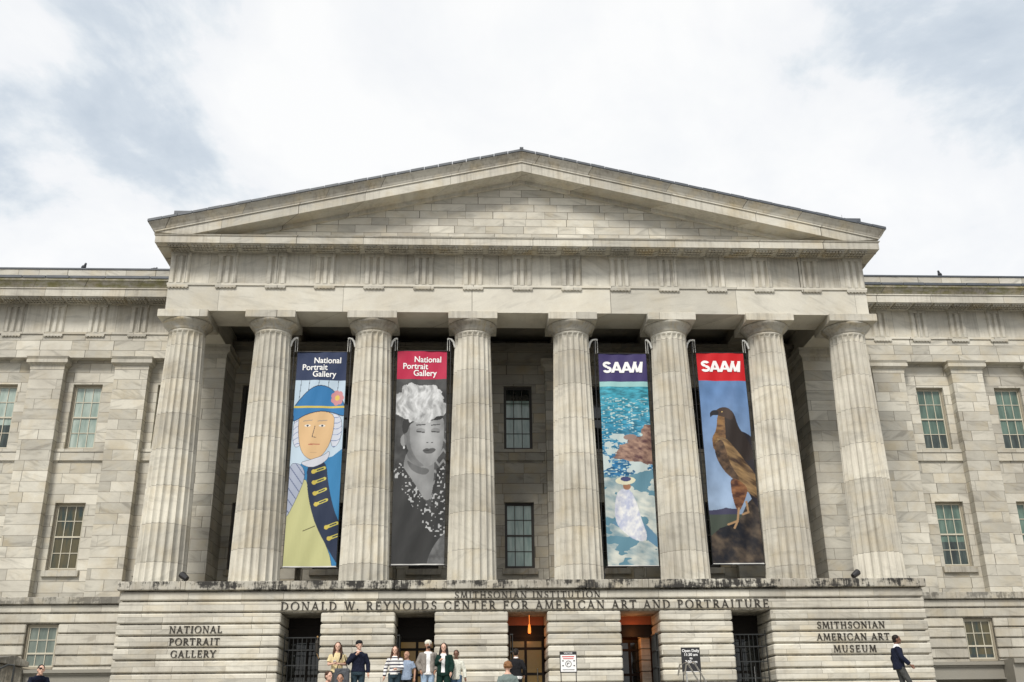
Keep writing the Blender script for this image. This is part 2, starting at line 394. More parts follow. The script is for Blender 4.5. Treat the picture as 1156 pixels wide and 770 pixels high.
def regula(bm, x, y, z, w=.88):
    box(bm, x-w/2, x+w/2, y-.085, y+.03, z-.11, z-.002)
    for k in range(6):
        xx = x-w/2+w*(k+.5)/6; box(bm, xx-.035, xx+.035, y-.075, y+.0, z-.145, z-.109)
tx = [-14.80, -12.77, -10.66, -8.56, -6.44, -4.29, -2.148, 0, 2.148, 4.29, 6.44, 8.56, 10.66, 12.77, 14.80]
for x in tx: triglyph(bm, x, YE+.03, ZT+.004, ZF-.004)
part('frieze', bm, M['frieze'])
for x in tx: bm = bmesh.new(); regula(bm, x, YE, ZT-.098); part('regula', bm, M['corn'])
# cornice: bed mould, mutules with guttae, corona
bm = bmesh.new()
frustum(bm, -XE, XE, YE, YW, ZF+.002, .05, ZF+.07, .09)
frustum(bm, -XE, XE, YE, YW, ZF+.072, .12, ZF+.10, .14)
part('bed_moulding', bm, M['cyma'])
bm = bmesh.new()
frustum(bm, -XE, XE, YE, YW, ZF+.12, .50, ZC-.05, .50)
# soffit slopes down toward its edge, so mutules read from below
frustum(bm, -XE, XE, YE, YW, ZF+.055, .50, ZF+.118, .50) if False else None
prism(bm, [(YE-.5, ZF+.0), (YE-.47, ZF+.0), (YE-.44, ZF+.118), (YE-.5, ZF+.118)], -XE-.5, XE+.5)
part('corona_core', bm, M['corn'])
bm = bmesh.new()
frustum(bm, -XE+.0, XE-.0, YE-.42, YW, ZF+.03, .5-.0, ZC-.06, .5)
part('corona', bm, M['corn'])
bm = bmesh.new()
frustum(bm, -XE, XE, YE-.42, YW, ZC-.058, .53, ZC, .56)
part('cornice_fillet', bm, M['corn'])
bm = bmesh.new()
def mutule(bm, x, y0, y1, z, w=.84):
    box(bm, x-w/2, x+w/2, y0, y1, z-.055, z)
    for k in range(6):
        for j in range(3):
            xx = x-w/2+w*(k+.5)/6; yy = y0+(y1-y0)*(j+.5)/3
            box(bm, xx-.042, xx+.042, yy-.05, yy+.05, z-.115, z-.054)
mx = []
for a, b in zip(tx, tx[1:]): mx += [a, (a+b)/2]
mx += [tx[-1]]
for x in mx: mutule(bm, x, YE-.86, YE-.2, ZF+.03)
for s in (-1, 1):       # returns along the flanks
    for k in range(6):
        y = .1+k*1.0; xa, xb = sorted((s*(XE+.06), s*(XE+.46)))
        box(bm, xa, xb, y-.36, y+.36, ZF-.03, ZF+.028)
part('mutules', bm, M['cyma'])

# pediment ---------------------------------------------------
SL = .2336
XT = 16.0
zr = lambda x, z: z-SL*abs(x)
bm = bmesh.new()
poly_y(bm, [(-14.6, ZC-.02), (14.6, ZC-.02), (0, 18.05)], YE+.02, YE+.5)
part('tympanum', bm, M['tymp'])
def rake(bm, zt, zb, y0, y1, xend_t, xend_b, zclip=None):
    # two sloping beams meeting on the centre line; zt, zb: heights at the ridge
    for s in (-1, 1):
        pts = [(0, zt), (s*xend_t, zr(xend_t, zt)), (s*xend_b, zr(xend_b, zb)), (0, zb)]
        poly_y(bm, pts, y0, y1)
bm = bmesh.new()
rake(bm, 18.40, 17.97, YE-.91, YW, 15.72, 14.33)
part('raking_corona', bm, M['corn'])
bm = bmesh.new()
rake(bm, 17.968, 17.80, YE-.12, YE+.4, 14.30, 13.6)
rake(bm, 18.47, 18.402, YE-.96, YW, 15.80, 15.74)
part('raking_moulding', bm, M['corn'])
bm = bmesh.new()        # cyma: leaning outward as it rises
for s in (-1, 1):
    rows = [(YE-.97, 18.472, 15.80), (YE-1.0, 18.56, 15.88), (YE-1.10, 18.72, 15.96), (YE-1.16, 18.80, 16.0), (YE-1.16, 18.84, 16.02)]
    fr = [[bm.verts.new((0, y, z)) for y, z, xe in rows], [bm.verts.new((s*xe, y, zr(xe, z))) for y, z, xe in rows],
          [bm.verts.new((s*xe, YW, zr(xe, z))) for y, z, xe in rows]]
    for a, b in zip(fr, fr[1:]):
        for i in range(len(rows)-1): bm.faces.new((a[i], b[i], b[i+1], a[i+1]))
    bb = [bm.verts.new((0, YW, z)) for y, z, xe in rows]
    bm.faces.new((fr[0][-1], fr[1][-1], fr[2][-1], bb[-1])); bm.faces.new((fr[0][0], fr[1][0], fr[2][0], bb[0]))
part('raking_gutter', bm, M['cyma'])
bm = bmesh.new()
for s in (-1, 1):
    n = 26
    for k in range(n):
        xa, xb = 16.06*k/n+.012*(k > 0), 16.06*(k+1)/n-.012
        dz = .012*(k % 2)
        poly_y(bm, [(s*xa, zr(xa, 18.845)), (s*xb, zr(xb, 18.845)), (s*xb, zr(xb, 18.945+dz)), (s*xa, zr(xa, 18.945+dz))], YE-1.20, 12)
box(bm, -.08, .08, YE-1.22, 12, 18.93, 19.02)
part('slate_roof', bm, M['slate'])
for s in (-1, 1): bm = bmesh.new(); box(bm, s*14.65-.35, s*14.65+.35, YE-1.1, 1, zr(14.65, 18.97)-.02, zr(14.65, 18.97)+.12); part('roof_hatch', bm, M['slate'])
for x, z, h in ((-14.75, 15.6, .45), (14.5, 15.65, .6), (0, 18.98, .2)):
    bm = bmesh.new(); limb(bm, [(x, -1.2, z), (x, -1.2, z+h)], [.014, .006], 6); part('lightning_rod', bm, M['black'])

# portico ceiling and side walls ------------------------------
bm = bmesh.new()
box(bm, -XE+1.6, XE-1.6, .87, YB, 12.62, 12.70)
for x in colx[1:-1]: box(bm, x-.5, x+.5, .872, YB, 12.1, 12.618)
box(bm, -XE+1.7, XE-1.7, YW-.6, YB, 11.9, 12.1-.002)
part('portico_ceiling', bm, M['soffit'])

# walls with windows ------------------------------------------
wx = [.07, -4.3, 4.3, -8.6, 8.6, -12.4, 12.4, -16.4, 16.4, -20.35, 20.4, -24.3, 24.33, -28.25, 28.3, -32.2, 32.2, -36.1, 36.1]
holes = []
for x in wx: holes += [(x-.68, x+.68, 7.10, 10.28), (x-.68, x+.68, 1.54, 4.59)]
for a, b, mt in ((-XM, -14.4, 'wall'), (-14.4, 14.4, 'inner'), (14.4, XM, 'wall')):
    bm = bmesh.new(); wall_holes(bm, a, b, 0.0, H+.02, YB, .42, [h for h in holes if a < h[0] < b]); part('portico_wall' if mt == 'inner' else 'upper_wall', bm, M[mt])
wr_ = random.Random(11)
def make_window(x, z0, z1, y, w, style, rows=4, sill=True, blind=None):
    fm, gm = style
    case = M['fr_case'] if fm != 'fr_dark' else M['fr_dark']
    x0, x1 = x-w/2, x+w/2
    bm = bmesh.new(); f = .075
    box(bm, x0, x0+f, y-.03, y+.12, z0, z1, 1); box(bm, x1-f, x1, y-.03, y+.12, z0, z1, 1)
    box(bm, x0+f, x1-f, y-.03, y+.12, z1-f, z1, 1); box(bm, x0+f, x1-f, y-.05, y+.12, z0, z0+f*1.2, 1)
    ix0, ix1, iz0, iz1 = x0+f, x1-f, z0+f*1.2, z1-f
    zm = iz0+(iz1-iz0)*(2/rows if rows == 4 else 1/3)
    box(bm, ix0, ix0+.05, y+.02, y+.07, iz0, iz1); box(bm, ix1-.05, ix1, y+.02, y+.07, iz0, iz1)
    box(bm, ix0+.05, ix1-.05, y+.02, y+.07, iz1-.05, iz1); box(bm, ix0+.05, ix1-.05, y+.02, y+.07, iz0, iz0+.06)
    box(bm, ix0+.05, ix1-.05, y+.005, y+.07, zm-.035, zm+.035)
    for k in (1, 2):
        xx = ix0+(ix1-ix0)*k/3; box(bm, xx-.016, xx+.016, y+.03, y+.06, iz0+.06, iz1-.05)
    for k in range(1, rows):
        zz = iz0+(iz1-iz0)*k/rows
        if abs(zz-zm) > .05: box(bm, ix0+.05, ix1-.05, y+.033, y+.058, zz-.016, zz+.016)
    win = part('window', bm, [M[fm], case])
    zb = iz0+(iz1-iz0)*(blind[0] if blind else wr_.choice((0, 0, 0, .12, .25, .38)))
    bm = bmesh.new()
    if zb > iz0+.05: box(bm, ix0, ix1, y+.062, y+.075, iz0, zb, 1)
    box(bm, ix0, ix1, y+.062, y+.075, zb+.001, iz1, 0)
    finish('pane', bm, [M[gm], M[blind[1]] if blind else M['p_room']], win)
    if sill:
        bm = bmesh.new(); cbox(bm, x0-.12, x1+.12, YB-.13, YB+.22, z0-.27, z0-.002, .012)
        finish('sill', bm, M['cap'], win)
    return win
YG = YB+.20
styles = {}
for x in wx:
    inner = abs(x) < 13
    up_, lo_ = ('fr_light', 'p_green'), ('fr_light', 'p_green')
    if inner: up_ = lo_ = ('fr_dark', 'p_dark')
    if x == .07: up_ = lo_ = ('fr_dark', 'p_teal')
    if x < -13: up_, lo_ = ('fr_light', 'p_pale'), ('fr_light', 'p_brown')
    if x == .07: make_window(x, 7.10, 10.28, YG, 1.36, ('fr_dark', 'p_dark'), sill=False, blind=(.80, 'p_teal'))
    else: make_window(x, 7.10, 10.28, YG, 1.36, up_, sill=False)
    make_window(x, 1.54, 4.59, YG, 1.36, lo_, blind=(0, 'p_dark') if x == .07 else None)
# pilasters
px_ = [2.148, 6.44, 10.74, 18.25, 22.18, 26.15, 30.1, 34.05]
pil = sorted([-v for v in px_]+px_)
def pilaster(x, y, w, yb, side=0):
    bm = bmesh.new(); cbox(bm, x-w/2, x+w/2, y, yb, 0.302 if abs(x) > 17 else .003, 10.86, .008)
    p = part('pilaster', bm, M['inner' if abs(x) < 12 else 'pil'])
    bm = bmesh.new()
    box(bm, x-w/2-.015, x+w/2+.015, y-.015, yb, 10.862, 11.06)
    frustum(bm, x-w/2, x+w/2, y, yb, 11.062, .03, 11.16, .13)
    box(bm, x-w/2-.17, x+w/2+.17, y-.17, yb, 11.162, 11.33)
    frustum(bm, x-w/2, x+w/2, y, yb, 11.332, .12, H-.004, .20)
    finish('pilaster_capital', bm, M['corn'], p)
for x in pil: pilaster(x, YW-.02, 1.56, YB+.1)
# antae ending the portico side walls
for s in (-1, 1):
    pilaster(s*14.33, 3.25, 1.72, YB+.1)
# string course under upper windows
bm = bmesh.new(); bi = bmesh.new()
edges = sorted(pil+[-14.33, 14.33])
spans = [(-XM, edges[0]-.78)]+[(a+(.86 if abs(a) == 14.33 else .78), b-(.86 if abs(b) == 14.33 else .78)) for a, b in zip(edges, edges[1:])]+[(edges[-1]+.78, XM)]
for a, b in spans:
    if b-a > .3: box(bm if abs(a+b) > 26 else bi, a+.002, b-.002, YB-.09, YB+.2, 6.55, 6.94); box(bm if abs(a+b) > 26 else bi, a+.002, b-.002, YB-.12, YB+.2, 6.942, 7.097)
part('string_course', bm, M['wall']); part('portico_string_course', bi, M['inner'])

# wing entablature --------------------------------------------
bm = bmesh.new()
for s in (-1, 1):
    a, b = sorted((s*(XE+.003), s*XM)); box(bm, a, b, YW, YB+.4, H, ZT-.10); box(bm, a, b, YW-.055, YB, ZT-.098, ZT)
part_lr('wing_architrave', bm, M['wall'])
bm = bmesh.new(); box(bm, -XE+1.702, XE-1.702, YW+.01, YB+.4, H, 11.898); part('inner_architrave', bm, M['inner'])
bm = bmesh.new(); bm2 = bmesh.new(); bm3 = bmesh.new(); bmu = bmesh.new()
for s in (-1, 1):
    a, b = sorted((s*(XE+.003), s*XM)); box(bm, a, b, YW+.03, YB+.4, ZT+.002, ZF)
    x = 16.25
    while x < XM-.6:
        triglyph(bm, s*x, YW+.03, ZT+.004, ZF-.004, .84); bm2 = bmesh.new(); regula(bm2, s*x, YW, ZT-.098); part('regula', bm2, M['corn'])
        for xx in (x, x+.985): 
            if xx < XM-.6: mutule(bmu, s*xx, YW-.86, YW-.2, ZF+.04)
        x += 1.97
    box(bm3, a, b, YW-.10, YB, ZF+.002, ZF+.09)
    box(bm3, a, b, YW-.92, YW+.3, ZF+.042, ZC)
    box(bm3, a, b, YW-.96, YW+.3, ZC+.002, ZC+.07)
part_lr('wing_frieze', bm, M['frieze']); part_lr('wing_corona', bm3, M['corn']); part_lr('wing_mutules', bmu, M['cyma'])
bm = bmesh.new(); bs = bmesh.new(); bp_ = bmesh.new()
for s in (-1, 1):
    a, b = sorted((s*(XE+.003), s*XM))
    prism(bm, [(YW+.3, ZC+.072), (YW-.97, ZC+.072), (YW-1.0, ZC+.14), (YW-1.1, ZC+.30), (YW-1.16, ZC+.36), (YW-1.16, ZC+.46), (YW+.3, ZC+.46)], a, b)
    x = XE+.05; k = 0
    while x < XM:
        L = random.choice((1.1, 2.1, 2.3, 1.7)); xa, xb = sorted((s*x, s*min(XM, x+L)))
        box(bs, xa+.02, xb-.02, YW-1.20, YW+.4, ZC+.465, ZC+.58+.01*(k % 2)); x += L+.0; k += 1
    box(bp_, a, b, YW+.3, YW+.9, ZC+.3, 16.22)
    box(bs, a, b, YW+.26, YW+.95, 16.225, 16.30)
    None and prism(bs, [(YW+.5, 16.31), (YW+.95, 16.34), (16, 17.0), (16, 16.0), (YW+.5, 16.0)], a, b) if False else None
part_lr('wing_gutter', bm, M['moss']); part_lr('slate_coping', bs, M['slate']); part_lr('parapet', bp_, M['wall'])
bm = bmesh.new(); box(bm, -XM+.01, XM-.01, YB+.45, 22, GZ, 16.0)
for s in (-1, 1): box(bm, *sorted((s*(XM-.02), s*(XM-.0))), YB, YB+.45, .3, 16)
part('building_core', bm, M['wall'])

# wing base ---------------------------------------------------
YR = 4.70
bm = bmesh.new()
for s in (-1, 1):
    a, b = sorted((s*15.0, s*XM)); cbox(bm, a, b, YR-.14, YB+.2, 0.0, .30, .02)
part_lr('base_ledge', bm, M['wledge'])
bwx = [20.52, 24.45, 28.4, 32.35]
cz = [-.0, -.37, -.80, -1.22, -1.68, -2.12, -2.56, -3.0, -3.44, -3.9, -4.4, -4.9, -5.5, -6.1, -6.7, GZ+.1]
bm = bmesh.new(); hb = []
for s in (-1, 1):
    hs = sorted([(s*x-.68, s*x+.68) for x in bwx])
    for k, (zt, zb) in enumerate(zip(cz, cz[1:])):
        a, b = sorted((s*15.1, s*XM))
        iv = [(a, b)]
        if zb < -.9 and zt > -2.75:
            iv = []; c = a
            for h in hs: iv.append((c, h[0])); c = h[1]
            iv.append((c, b))
        for p, q in iv: cbox(bm, p, q, YR, YR+.3, zb+.026, zt-.026, .035)
    hb += [(h[0]+.001, h[1]-.001, -2.67, -.82) for h in hs]
part_lr('rusticated_base', bm, M['rust'])
bm = bmesh.new(); wall_holes(bm, -XM, -15.2, GZ, 0, YR+.10, .46, [h for h in hb if h[0] < 0]); 
wall_holes(bm, 15.2, XM, GZ, 0, YR+.10, .46, [h for h in hb if h[0] > 0])
part_lr('base_backing', bm, M['wledge'])
for s in (-1, 1):
    for x in bwx: make_window(s*x, -2.66, -.83, YR+.22, 1.34, ('fr_light', 'p_grey' if s < 0 else 'p_brown'), rows=3, sill=False)
# granite lip of the sunken areaway along the wing
bm = bmesh.new()
for s in (-1, 1):
    a, b = sorted((s*15.5, s*19.95)); box(bm, a, b, 2.0, YR-.002, -3.0, -2.87); box(bm, a, b, 2.1, YR-.004, -3.08, -3.002); box(bm, a, b, 2.15, YR-.006, -3.5, -3.082); box(bm, a, b, 2.05, YR-.004, -3.56, -3.502); box(bm, a, b, 3.2, YR-.006, GZ, -3.562)
    a, b = sorted((s*19.97, s*XM)); box(bm, a, b, 1.2, YR-.002, -2.98, -2.80); box(bm, a, b, 1.35, YR-.004, GZ, -2.982)
part_lr('areaway_lip', bm, M['granite'])

# podium ------------------------------------------------------
YP = -1.70; XP = 15.32
bm = bmesh.new(); 
xs = [-XP-.1, -12.9, -10.2, -7.7, -5.1, -2.8, -.4, 2.2, 4.6, 7.2, 9.5, 12.2, XP+.1]
for k, (a, b) in enumerate(zip(xs, xs[1:])): cbox(bm, a+.004, b-.004, YP-.15-.006*(k % 2), .0, -.33+.01*(k % 3 == 0), .0-.004*(k % 2), .022)
box(bm, -XP-.09, XP+.09, -.05, YB+.2, -.33, -.012)
part('podium_ledge', bm, M['ledge'])
pz = [-.345, -.715, -1.13, -1.545, -1.965, -2.39, -2.83, -3.29, -3.74, -4.18, -4.62, LZ-.2]
dx = [-8.55, -4.30, -.05, 4.23, 8.50]; dw = .745
bm = bmesh.new(); piers = {}
for k, (zt, zb) in enumerate(zip(pz, pz[1:])):
    g = .027
    if k < 2: iv = [(-XP, XP, 5.1)]
    else:
        iv = []; c = -XP
        for d in dx: iv.append((c, d-dw)); c = d+dw
        iv.append((c, XP)); iv = [(a, b, (5.1 if abs(a) == XP or abs(b) == XP else .20)) for a, b in iv]
    for a, b, yb in iv: cbox(bm if k < 2 else piers.setdefault(round(a, 1), bmesh.new()), a, b, YP, yb, zb+g, zt-g, .042)
part('podium_courses', bm, M['rust'])
for b_ in piers.values(): part('pier', b_, M['rust'])
bm = bmesh.new()
box(bm, -XP+.10, XP-.10, YP+.11, .22, -1.150, -.335)
for a, b in zip([-XP+.10]+[d+dw+.08 for d in dx], [d-dw-.08 for d in dx]+[XP-.10]):
    box(bm, a, b, YP+.11, .19 if abs(a) < 14 and abs(b) < 14 else 5.0, GZ+.2, -1.152)
part('podium_backing', bm, M['wledge'])
# deeper floor slab of portico, and vestibule walls behind the doors
bm = bmesh.new()
box(bm, -9.9, 9.9, -.32+.55, 4.6, -.98, -.70)
box(bm, -10.1, -9.9, -.32+.55, 4.6, LZ, -.7); box(bm, 9.9, 10.1, -.32+.55, 4.6, LZ, -.7); box(bm, -10.1, 10.1, 4.6, 4.7, LZ, -.7)
box(bm, -9.9, 9.9, -.32+.55, 4.6, LZ-.1, LZ)
for x in (-6.4, -2.2, 2.1, 6.35): box(bm, x-.2, x+.2, -.32+.55, 4.6, LZ, -.985)
part('vestibule', bm, M['brown'])
# doors
def lamp(name, loc, e, col, r=.05):
    l = bpy.data.lights.new(name, 'POINT'); l.energy = e; l.color = col; l.shadow_soft_size = r
    o = bpy.data.objects.new(name, l); COL.objects.link(o); o.location = loc; return o
M['amber'] = plain('amber_lit_glass', (.11, .07, .015), .3, emit=((.75, .42, .08), .035))  # yellowish door glass; glow of the lit interior put in as emission
M['glow'] = plain('glowing_shade', (.8, .25, .05), .5, emit=((1, .25, .04), .7))
M['darkwood'] = plain('dark_door_wood', (.012, .009, .007), .6, spec=.2)
def door_leafs(x, y, warmth):
    z1 = -1.95; bm = bmesh.new(); a, b = x-dw+.01, x+dw-.01
    box(bm, a, a+.09, y, y+.1, LZ, z1); box(bm, b-.09, b, y, y+.1, LZ, z1); box(bm, a+.09, b-.09, y, y+.1, z1-.12, z1)
    xm = x+.02
    box(bm, xm-.05, xm+.05, y+.01, y+.09, LZ, z1-.12)
    for (p, q) in ((a+.09, xm-.05), (xm+.05, b-.09)):
        for zz in (-2.35, -3.3, -3.9): box(bm, p, q, y+.015, y+.085, zz-.05, zz+.05)
    d = part('door', bm, M['darkwood'])
    bm = bmesh.new(); box(bm, a+.09, b-.09, y+.04, y+.055, LZ+.1, z1-.12); finish('door_glass', bm, M['amber'] if warmth else M['p_dark'], d)
    bm = bmesh.new(); limb(bm, [(x+.47, y-.06, -4.2), (x+.47, y-.06, -3.1)], [.022, .022], 8); finish('handle', bm, M['steel'], d)
    return d
for k, x in enumerate(dx):
    warm = k in (1, 2)
    door_leafs(x, .33 if k != 3 else 1.45, warm)
    bm = bmesh.new(); box(bm, x-dw+.005, x+dw-.005, -.30+.55, -.18+.55, -1.948, -1.48); part('door_header', bm, M['darkwood'])
    bm = bmesh.new(); box(bm, x-dw+.005, x+dw-.005, -.33+.55, -.15+.55, -1.478, -1.155); part('door_transom', bm, M['orange'] if k in (2, 3) else M['darkwood'])
bm = bmesh.new()
for k in range(9): cbox(bm, 4.60, 4.99, .80, 1.40, -1.50-.43*(k+1)+.012, -1.50-.43*k-.012, .02)
part('inner_jamb', bm, M['rust'])
bm = bmesh.new(); lathe(bm, [(.03, -1.50), (.035, -1.52), (.055, -1.66), (.06, -1.80), (.045, -1.83)], 14, .09, -.35)
limb(bm, [(.09, -.35, -1.15), (.09, -.35, -1.51)], [.01, .01], 6)
t = finish('pendant_lamp', bm, M['glow'], None); tag(t, 'small glowing orange pendant lamp hanging in the centre doorway', 'lamp')
lamp('pendant_light', (.09, -.30, -1.95), 4, (1, .36, .10), .04)
lamp('ceiling_light', (4.0, .60, -1.75), 10, (1, .36, .10), .06)
lamp('transom_light', (4.2, -.15, -1.8), 4, (1, .36, .10), .06)
# open iron gates in the outer bays
def gate(x, y, label):
    r = empty('iron_gate', (x, y, LZ), label, 'gate', 'iron gates in the doorways')
    bm = bmesh.new(); n = 9
    for i in range(n):
        xx = x-.66+1.32*i/(n-1); rr = .022 if i in (0, n-1, n//2) else .012
        limb(bm, [(xx, y, LZ+.05), (xx, y, -2.0 if i not in (0, n-1) else -1.85)], [rr, rr], 6)
    finish('bars', bm, M['iron'], r)
    bm = bmesh.new()
    for zz in (-2.0, -2.45, -3.0, -3.6, -4.5): box(bm, x-.66, x+.66, y-.018, y+.018, zz-.02, zz+.02)
    finish('rails', bm, M['iron'], r)
gate(-8.55, -1.0, 'closed black iron gate in the leftmost doorway of the podium')
gate(8.50, -1.0, 'closed black iron gate in the rightmost doorway of the podium')
def folded_gate(x, label, s):
    r = empty('iron_gate', (x, -1.0, LZ), label, 'gate', 'iron gates in the doorways')
    bm = bmesh.new()
    for i in range(7):
        yy = -1.45+.14*i; limb(bm, [(x, yy, LZ+.05), (x, yy, -1.95)], [.014, .014], 6)
        limb(bm, [(x+s*.09, yy, LZ+.05), (x+s*.09, yy, -1.95)], [.014, .014], 6)
    finish('bars', bm, M['iron'], r)
    bm = bmesh.new()
    for zz in (-1.98, -2.6, -3.2, -3.8): box(bm, *sorted((x-s*.012, x+s*.105)), -1.48, -.58, zz-.02, zz+.02)
    finish('rails', bm, M['iron'], r)
folded_gate(4.23+.66, 'black iron gate folded back in the doorway right of the centre one', -1)
folded_gate(-.05-.66, 'black iron gate folded back in the centre doorway', 1)
folded_gate(-4.3-.66, 'black iron gate folded back in the second doorway from the left', 1)

# inscriptions: raised bronze capitals -------------------------
TH, TN, SF = .15, .075, .055
def g_line(o, x0, y0, x1, y1, w):
    d = Vector((x1-x0, y1-y0)).normalized(); n = Vector((-d.y, d.x))*w/2
    if abs(d.y) > .3: n = Vector((w/2/abs(d.y), 0))      # diagonals and stems keep flat feet
    o.append([(x0-n.x, y0-n.y), (x0+n.x, y0+n.y), (x1+n.x, y1+n.y), (x1-n.x, y1-n.y)])
def g_ser(o, x, y, h=.17, up=0): o.append([(x-h, y), (x+h, y), (x+h, y+SF if up == 0 else y-SF), (x-h, y+SF if up == 0 else y-SF)])
def g_arc(o, cx, cy, rx, ry, a0, a1, n=14, wt=TH, tn=TN):
    P = []
    for i in range(n+1):
        a = R(a0+(a1-a0)*i/n); w = (tn+(wt-tn)*abs(math.cos(a))**1.5)
        P.append(((cx+(rx)*math.cos(a), cy+ry*math.sin(a)), (cx+(rx-w)*math.cos(a), cy+(ry-w*.75)*math.sin(a))))
    for p, q in zip(P, P[1:]): o.append([p[0], q[0], q[1], p[1]])
def glyph(c):
    o = []
    if c == 'A': g_line(o,.10,0,.44,1,TN); g_line(o,.42,1,.78,0,TH); g_line(o,.2,.35,.64,.35,TN); g_ser(o,.10,0,.13); g_ser(o,.79,0,.15); return o,.90
    if c == 'C': g_arc(o,.50,.5,.47,.52,42,318); g_line(o,.83,.68,.83,.92,TN); g_line(o,.83,.1,.83,.28,TN); return o,.92
    if c == 'D': g_line(o,.2,0,.2,1,TH); g_arc(o,.35,.5,.54,.5,-90,90); g_line(o,.12,.03,.37,.03,TN); g_line(o,.12,.97,.37,.97,TN); g_ser(o,.18,0,.14); g_ser(o,.18,1,.14,1); return o,.96
    if c == 'E' or c == 'F':
        g_line(o,.2,0,.2,1,TH); g_line(o,.1,.965,.68,.965,TN); g_line(o,.2,.52,.56,.52,TN); g_line(o,.66,.80,.66,1,TN); g_line(o,.56,.43,.56,.61,TN)
        if c == 'E': g_line(o,.1,.035,.72,.035,TN); g_line(o,.70,0,.70,.2,TN)
        else: g_ser(o,.2,0,.17)
        return o,.78 if c == 'E' else .74
    if c == 'G': g_arc(o,.50,.5,.47,.52,42,318); g_line(o,.83,.68,.83,.92,TN); g_line(o,.84,.06,.84,.42,TH*.9); g_ser(o,.82,.42,.14,1); return o,.98
    if c == 'H':
        for x in (.2,.78): g_line(o,x,0,x,1,TH); g_ser(o,x,0); g_ser(o,x,1,.17,1)
        g_line(o,.2,.52,.78,.52,TN); return o,.98
    if c == 'I': g_line(o,.22,0,.22,1,TH); g_ser(o,.22,0); g_ser(o,.22,1,.17,1); return o,.44
    if c == 'L': g_line(o,.2,0,.2,1,TH); g_ser(o,.2,1,.17,1); g_line(o,.08,.035,.68,.035,TN); g_line(o,.67,0,.67,.22,TN); return o,.72
    if c == 'M': g_line(o,.12,0,.22,1,TN); g_line(o,.24,1,.54,.05,TH); g_line(o,.54,.05,.84,1,TN); g_line(o,.86,1,.96,0,TH); g_ser(o,.12,0,.13); g_ser(o,.96,0,.15); g_ser(o,.18,1,.12,1); g_ser(o,.9,1,.12,1); return o,1.08
    if c == 'N': g_line(o,.18,0,.18,1,TN); g_line(o,.18,1,.80,0,TH); g_line(o,.80,0,.80,1,TN); g_ser(o,.18,0,.14); g_ser(o,.14,1,.14,1); g_ser(o,.80,1,.14,1); return o,.98
    if c == 'O': g_arc(o,.52,.5,.50,.52,0,360,26); return o,1.04
    if c in 'PR':
        g_line(o,.2,0,.2,1,TH); g_ser(o,.2,0); g_ser(o,.16,1,.14,1); g_arc(o,.38,.73,.30,.27,-90,90,12); g_line(o,.2,.97,.4,.97,TN); g_line(o,.2,.49,.4,.49,TN)
        if c == 'R': g_line(o,.40,.48,.76,0,TH); g_ser(o,.78,0,.13); return o,.84
        return o,.74
    if c == 'S': g_arc(o,.36,.74,.27,.28,30,270,14,TH*.9); g_arc(o,.36,.27,.30,.28,-150,90,14); g_line(o,.60,.76,.60,.96,TN); g_line(o,.09,.04,.09,.24,TN); return o,.70
    if c == 'T': g_line(o,.42,0,.42,1,TH); g_ser(o,.42,0); g_line(o,.04,.965,.80,.965,TN); g_line(o,.06,.8,.06,1,TN); g_line(o,.78,.8,.78,1,TN); return o,.84
    if c == 'U': g_line(o,.2,.35,.2,1,TH); g_line(o,.78,.35,.78,1,TN); g_arc(o,.47,.38,.345,.40,180,360); g_ser(o,.2,1,.17,1); g_ser(o,.78,1,.14,1); return o,.96
    if c == 'W': g_line(o,.12,1,.40,0,TH); g_line(o,.40,0,.62,1,TN); g_line(o,.60,1,.88,0,TH); g_line(o,.88,0,1.14,1,TN); g_ser(o,.12,1,.15,1); g_ser(o,1.14,1,.12,1); g_ser(o,.60,1,.12,1); return o,1.24
    if c == 'Y': g_line(o,.10,1,.43,.45,TH); g_line(o,.43,.45,.76,1,TN); g_line(o,.43,0,.43,.5,TH); g_ser(o,.43,0); g_ser(o,.1,1,.14,1); g_ser(o,.76,1,.12,1); return o,.86
    if c == '.': o.append([(.06,0),(.22,0),(.22,.16),(.06,.16)]); return o,.3
    return o,.42
def inscription(text, x0, x1, z0, h, y, depth=.035, name='inscription'):
    gs = [glyph(c) for c in text]; tot = sum(w for _, w in gs); n = len(text)-1
    wsc = h; extra = ((x1-x0)-tot*wsc)/n
    if extra < .02*h: wsc = (x1-x0)/(tot+.06*n); extra = .06*wsc
    bm = bmesh.new(); x = x0; k = 0
    for (polys, w) in gs:
        for p in polys:
            k += 1; e = depth+.0006*(k % 23)
            pts = [(x+u*wsc, z0+v*h) for u, v in p]
            poly_y(bm, pts, y-e, y+.004)
        x += w*wsc+extra
    return part(name, bm, M['bronze'])
inscription('SMITHSONIAN INSTITUTION', -2.82, 2.74, -.665, .25, YP)
inscription('DONALD W. REYNOLDS CENTER FOR AMERICAN ART AND PORTRAITURE', -9.33, 9.22, -1.085, .32, YP)
for t, a, b, z in (('NATIONAL', -13.36, -11.42, -1.865), ('PORTRAIT', -13.32, -11.47, -2.30), ('GALLERY', -13.22, -11.57, -2.735),
                   ('SMITHSONIAN', 10.98, 13.62, -1.865), ('AMERICAN ART', 10.92, 13.74, -2.30), ('MUSEUM', 11.52, 13.16, -2.735)):
    inscription(t, a, b, z, .25, YP)

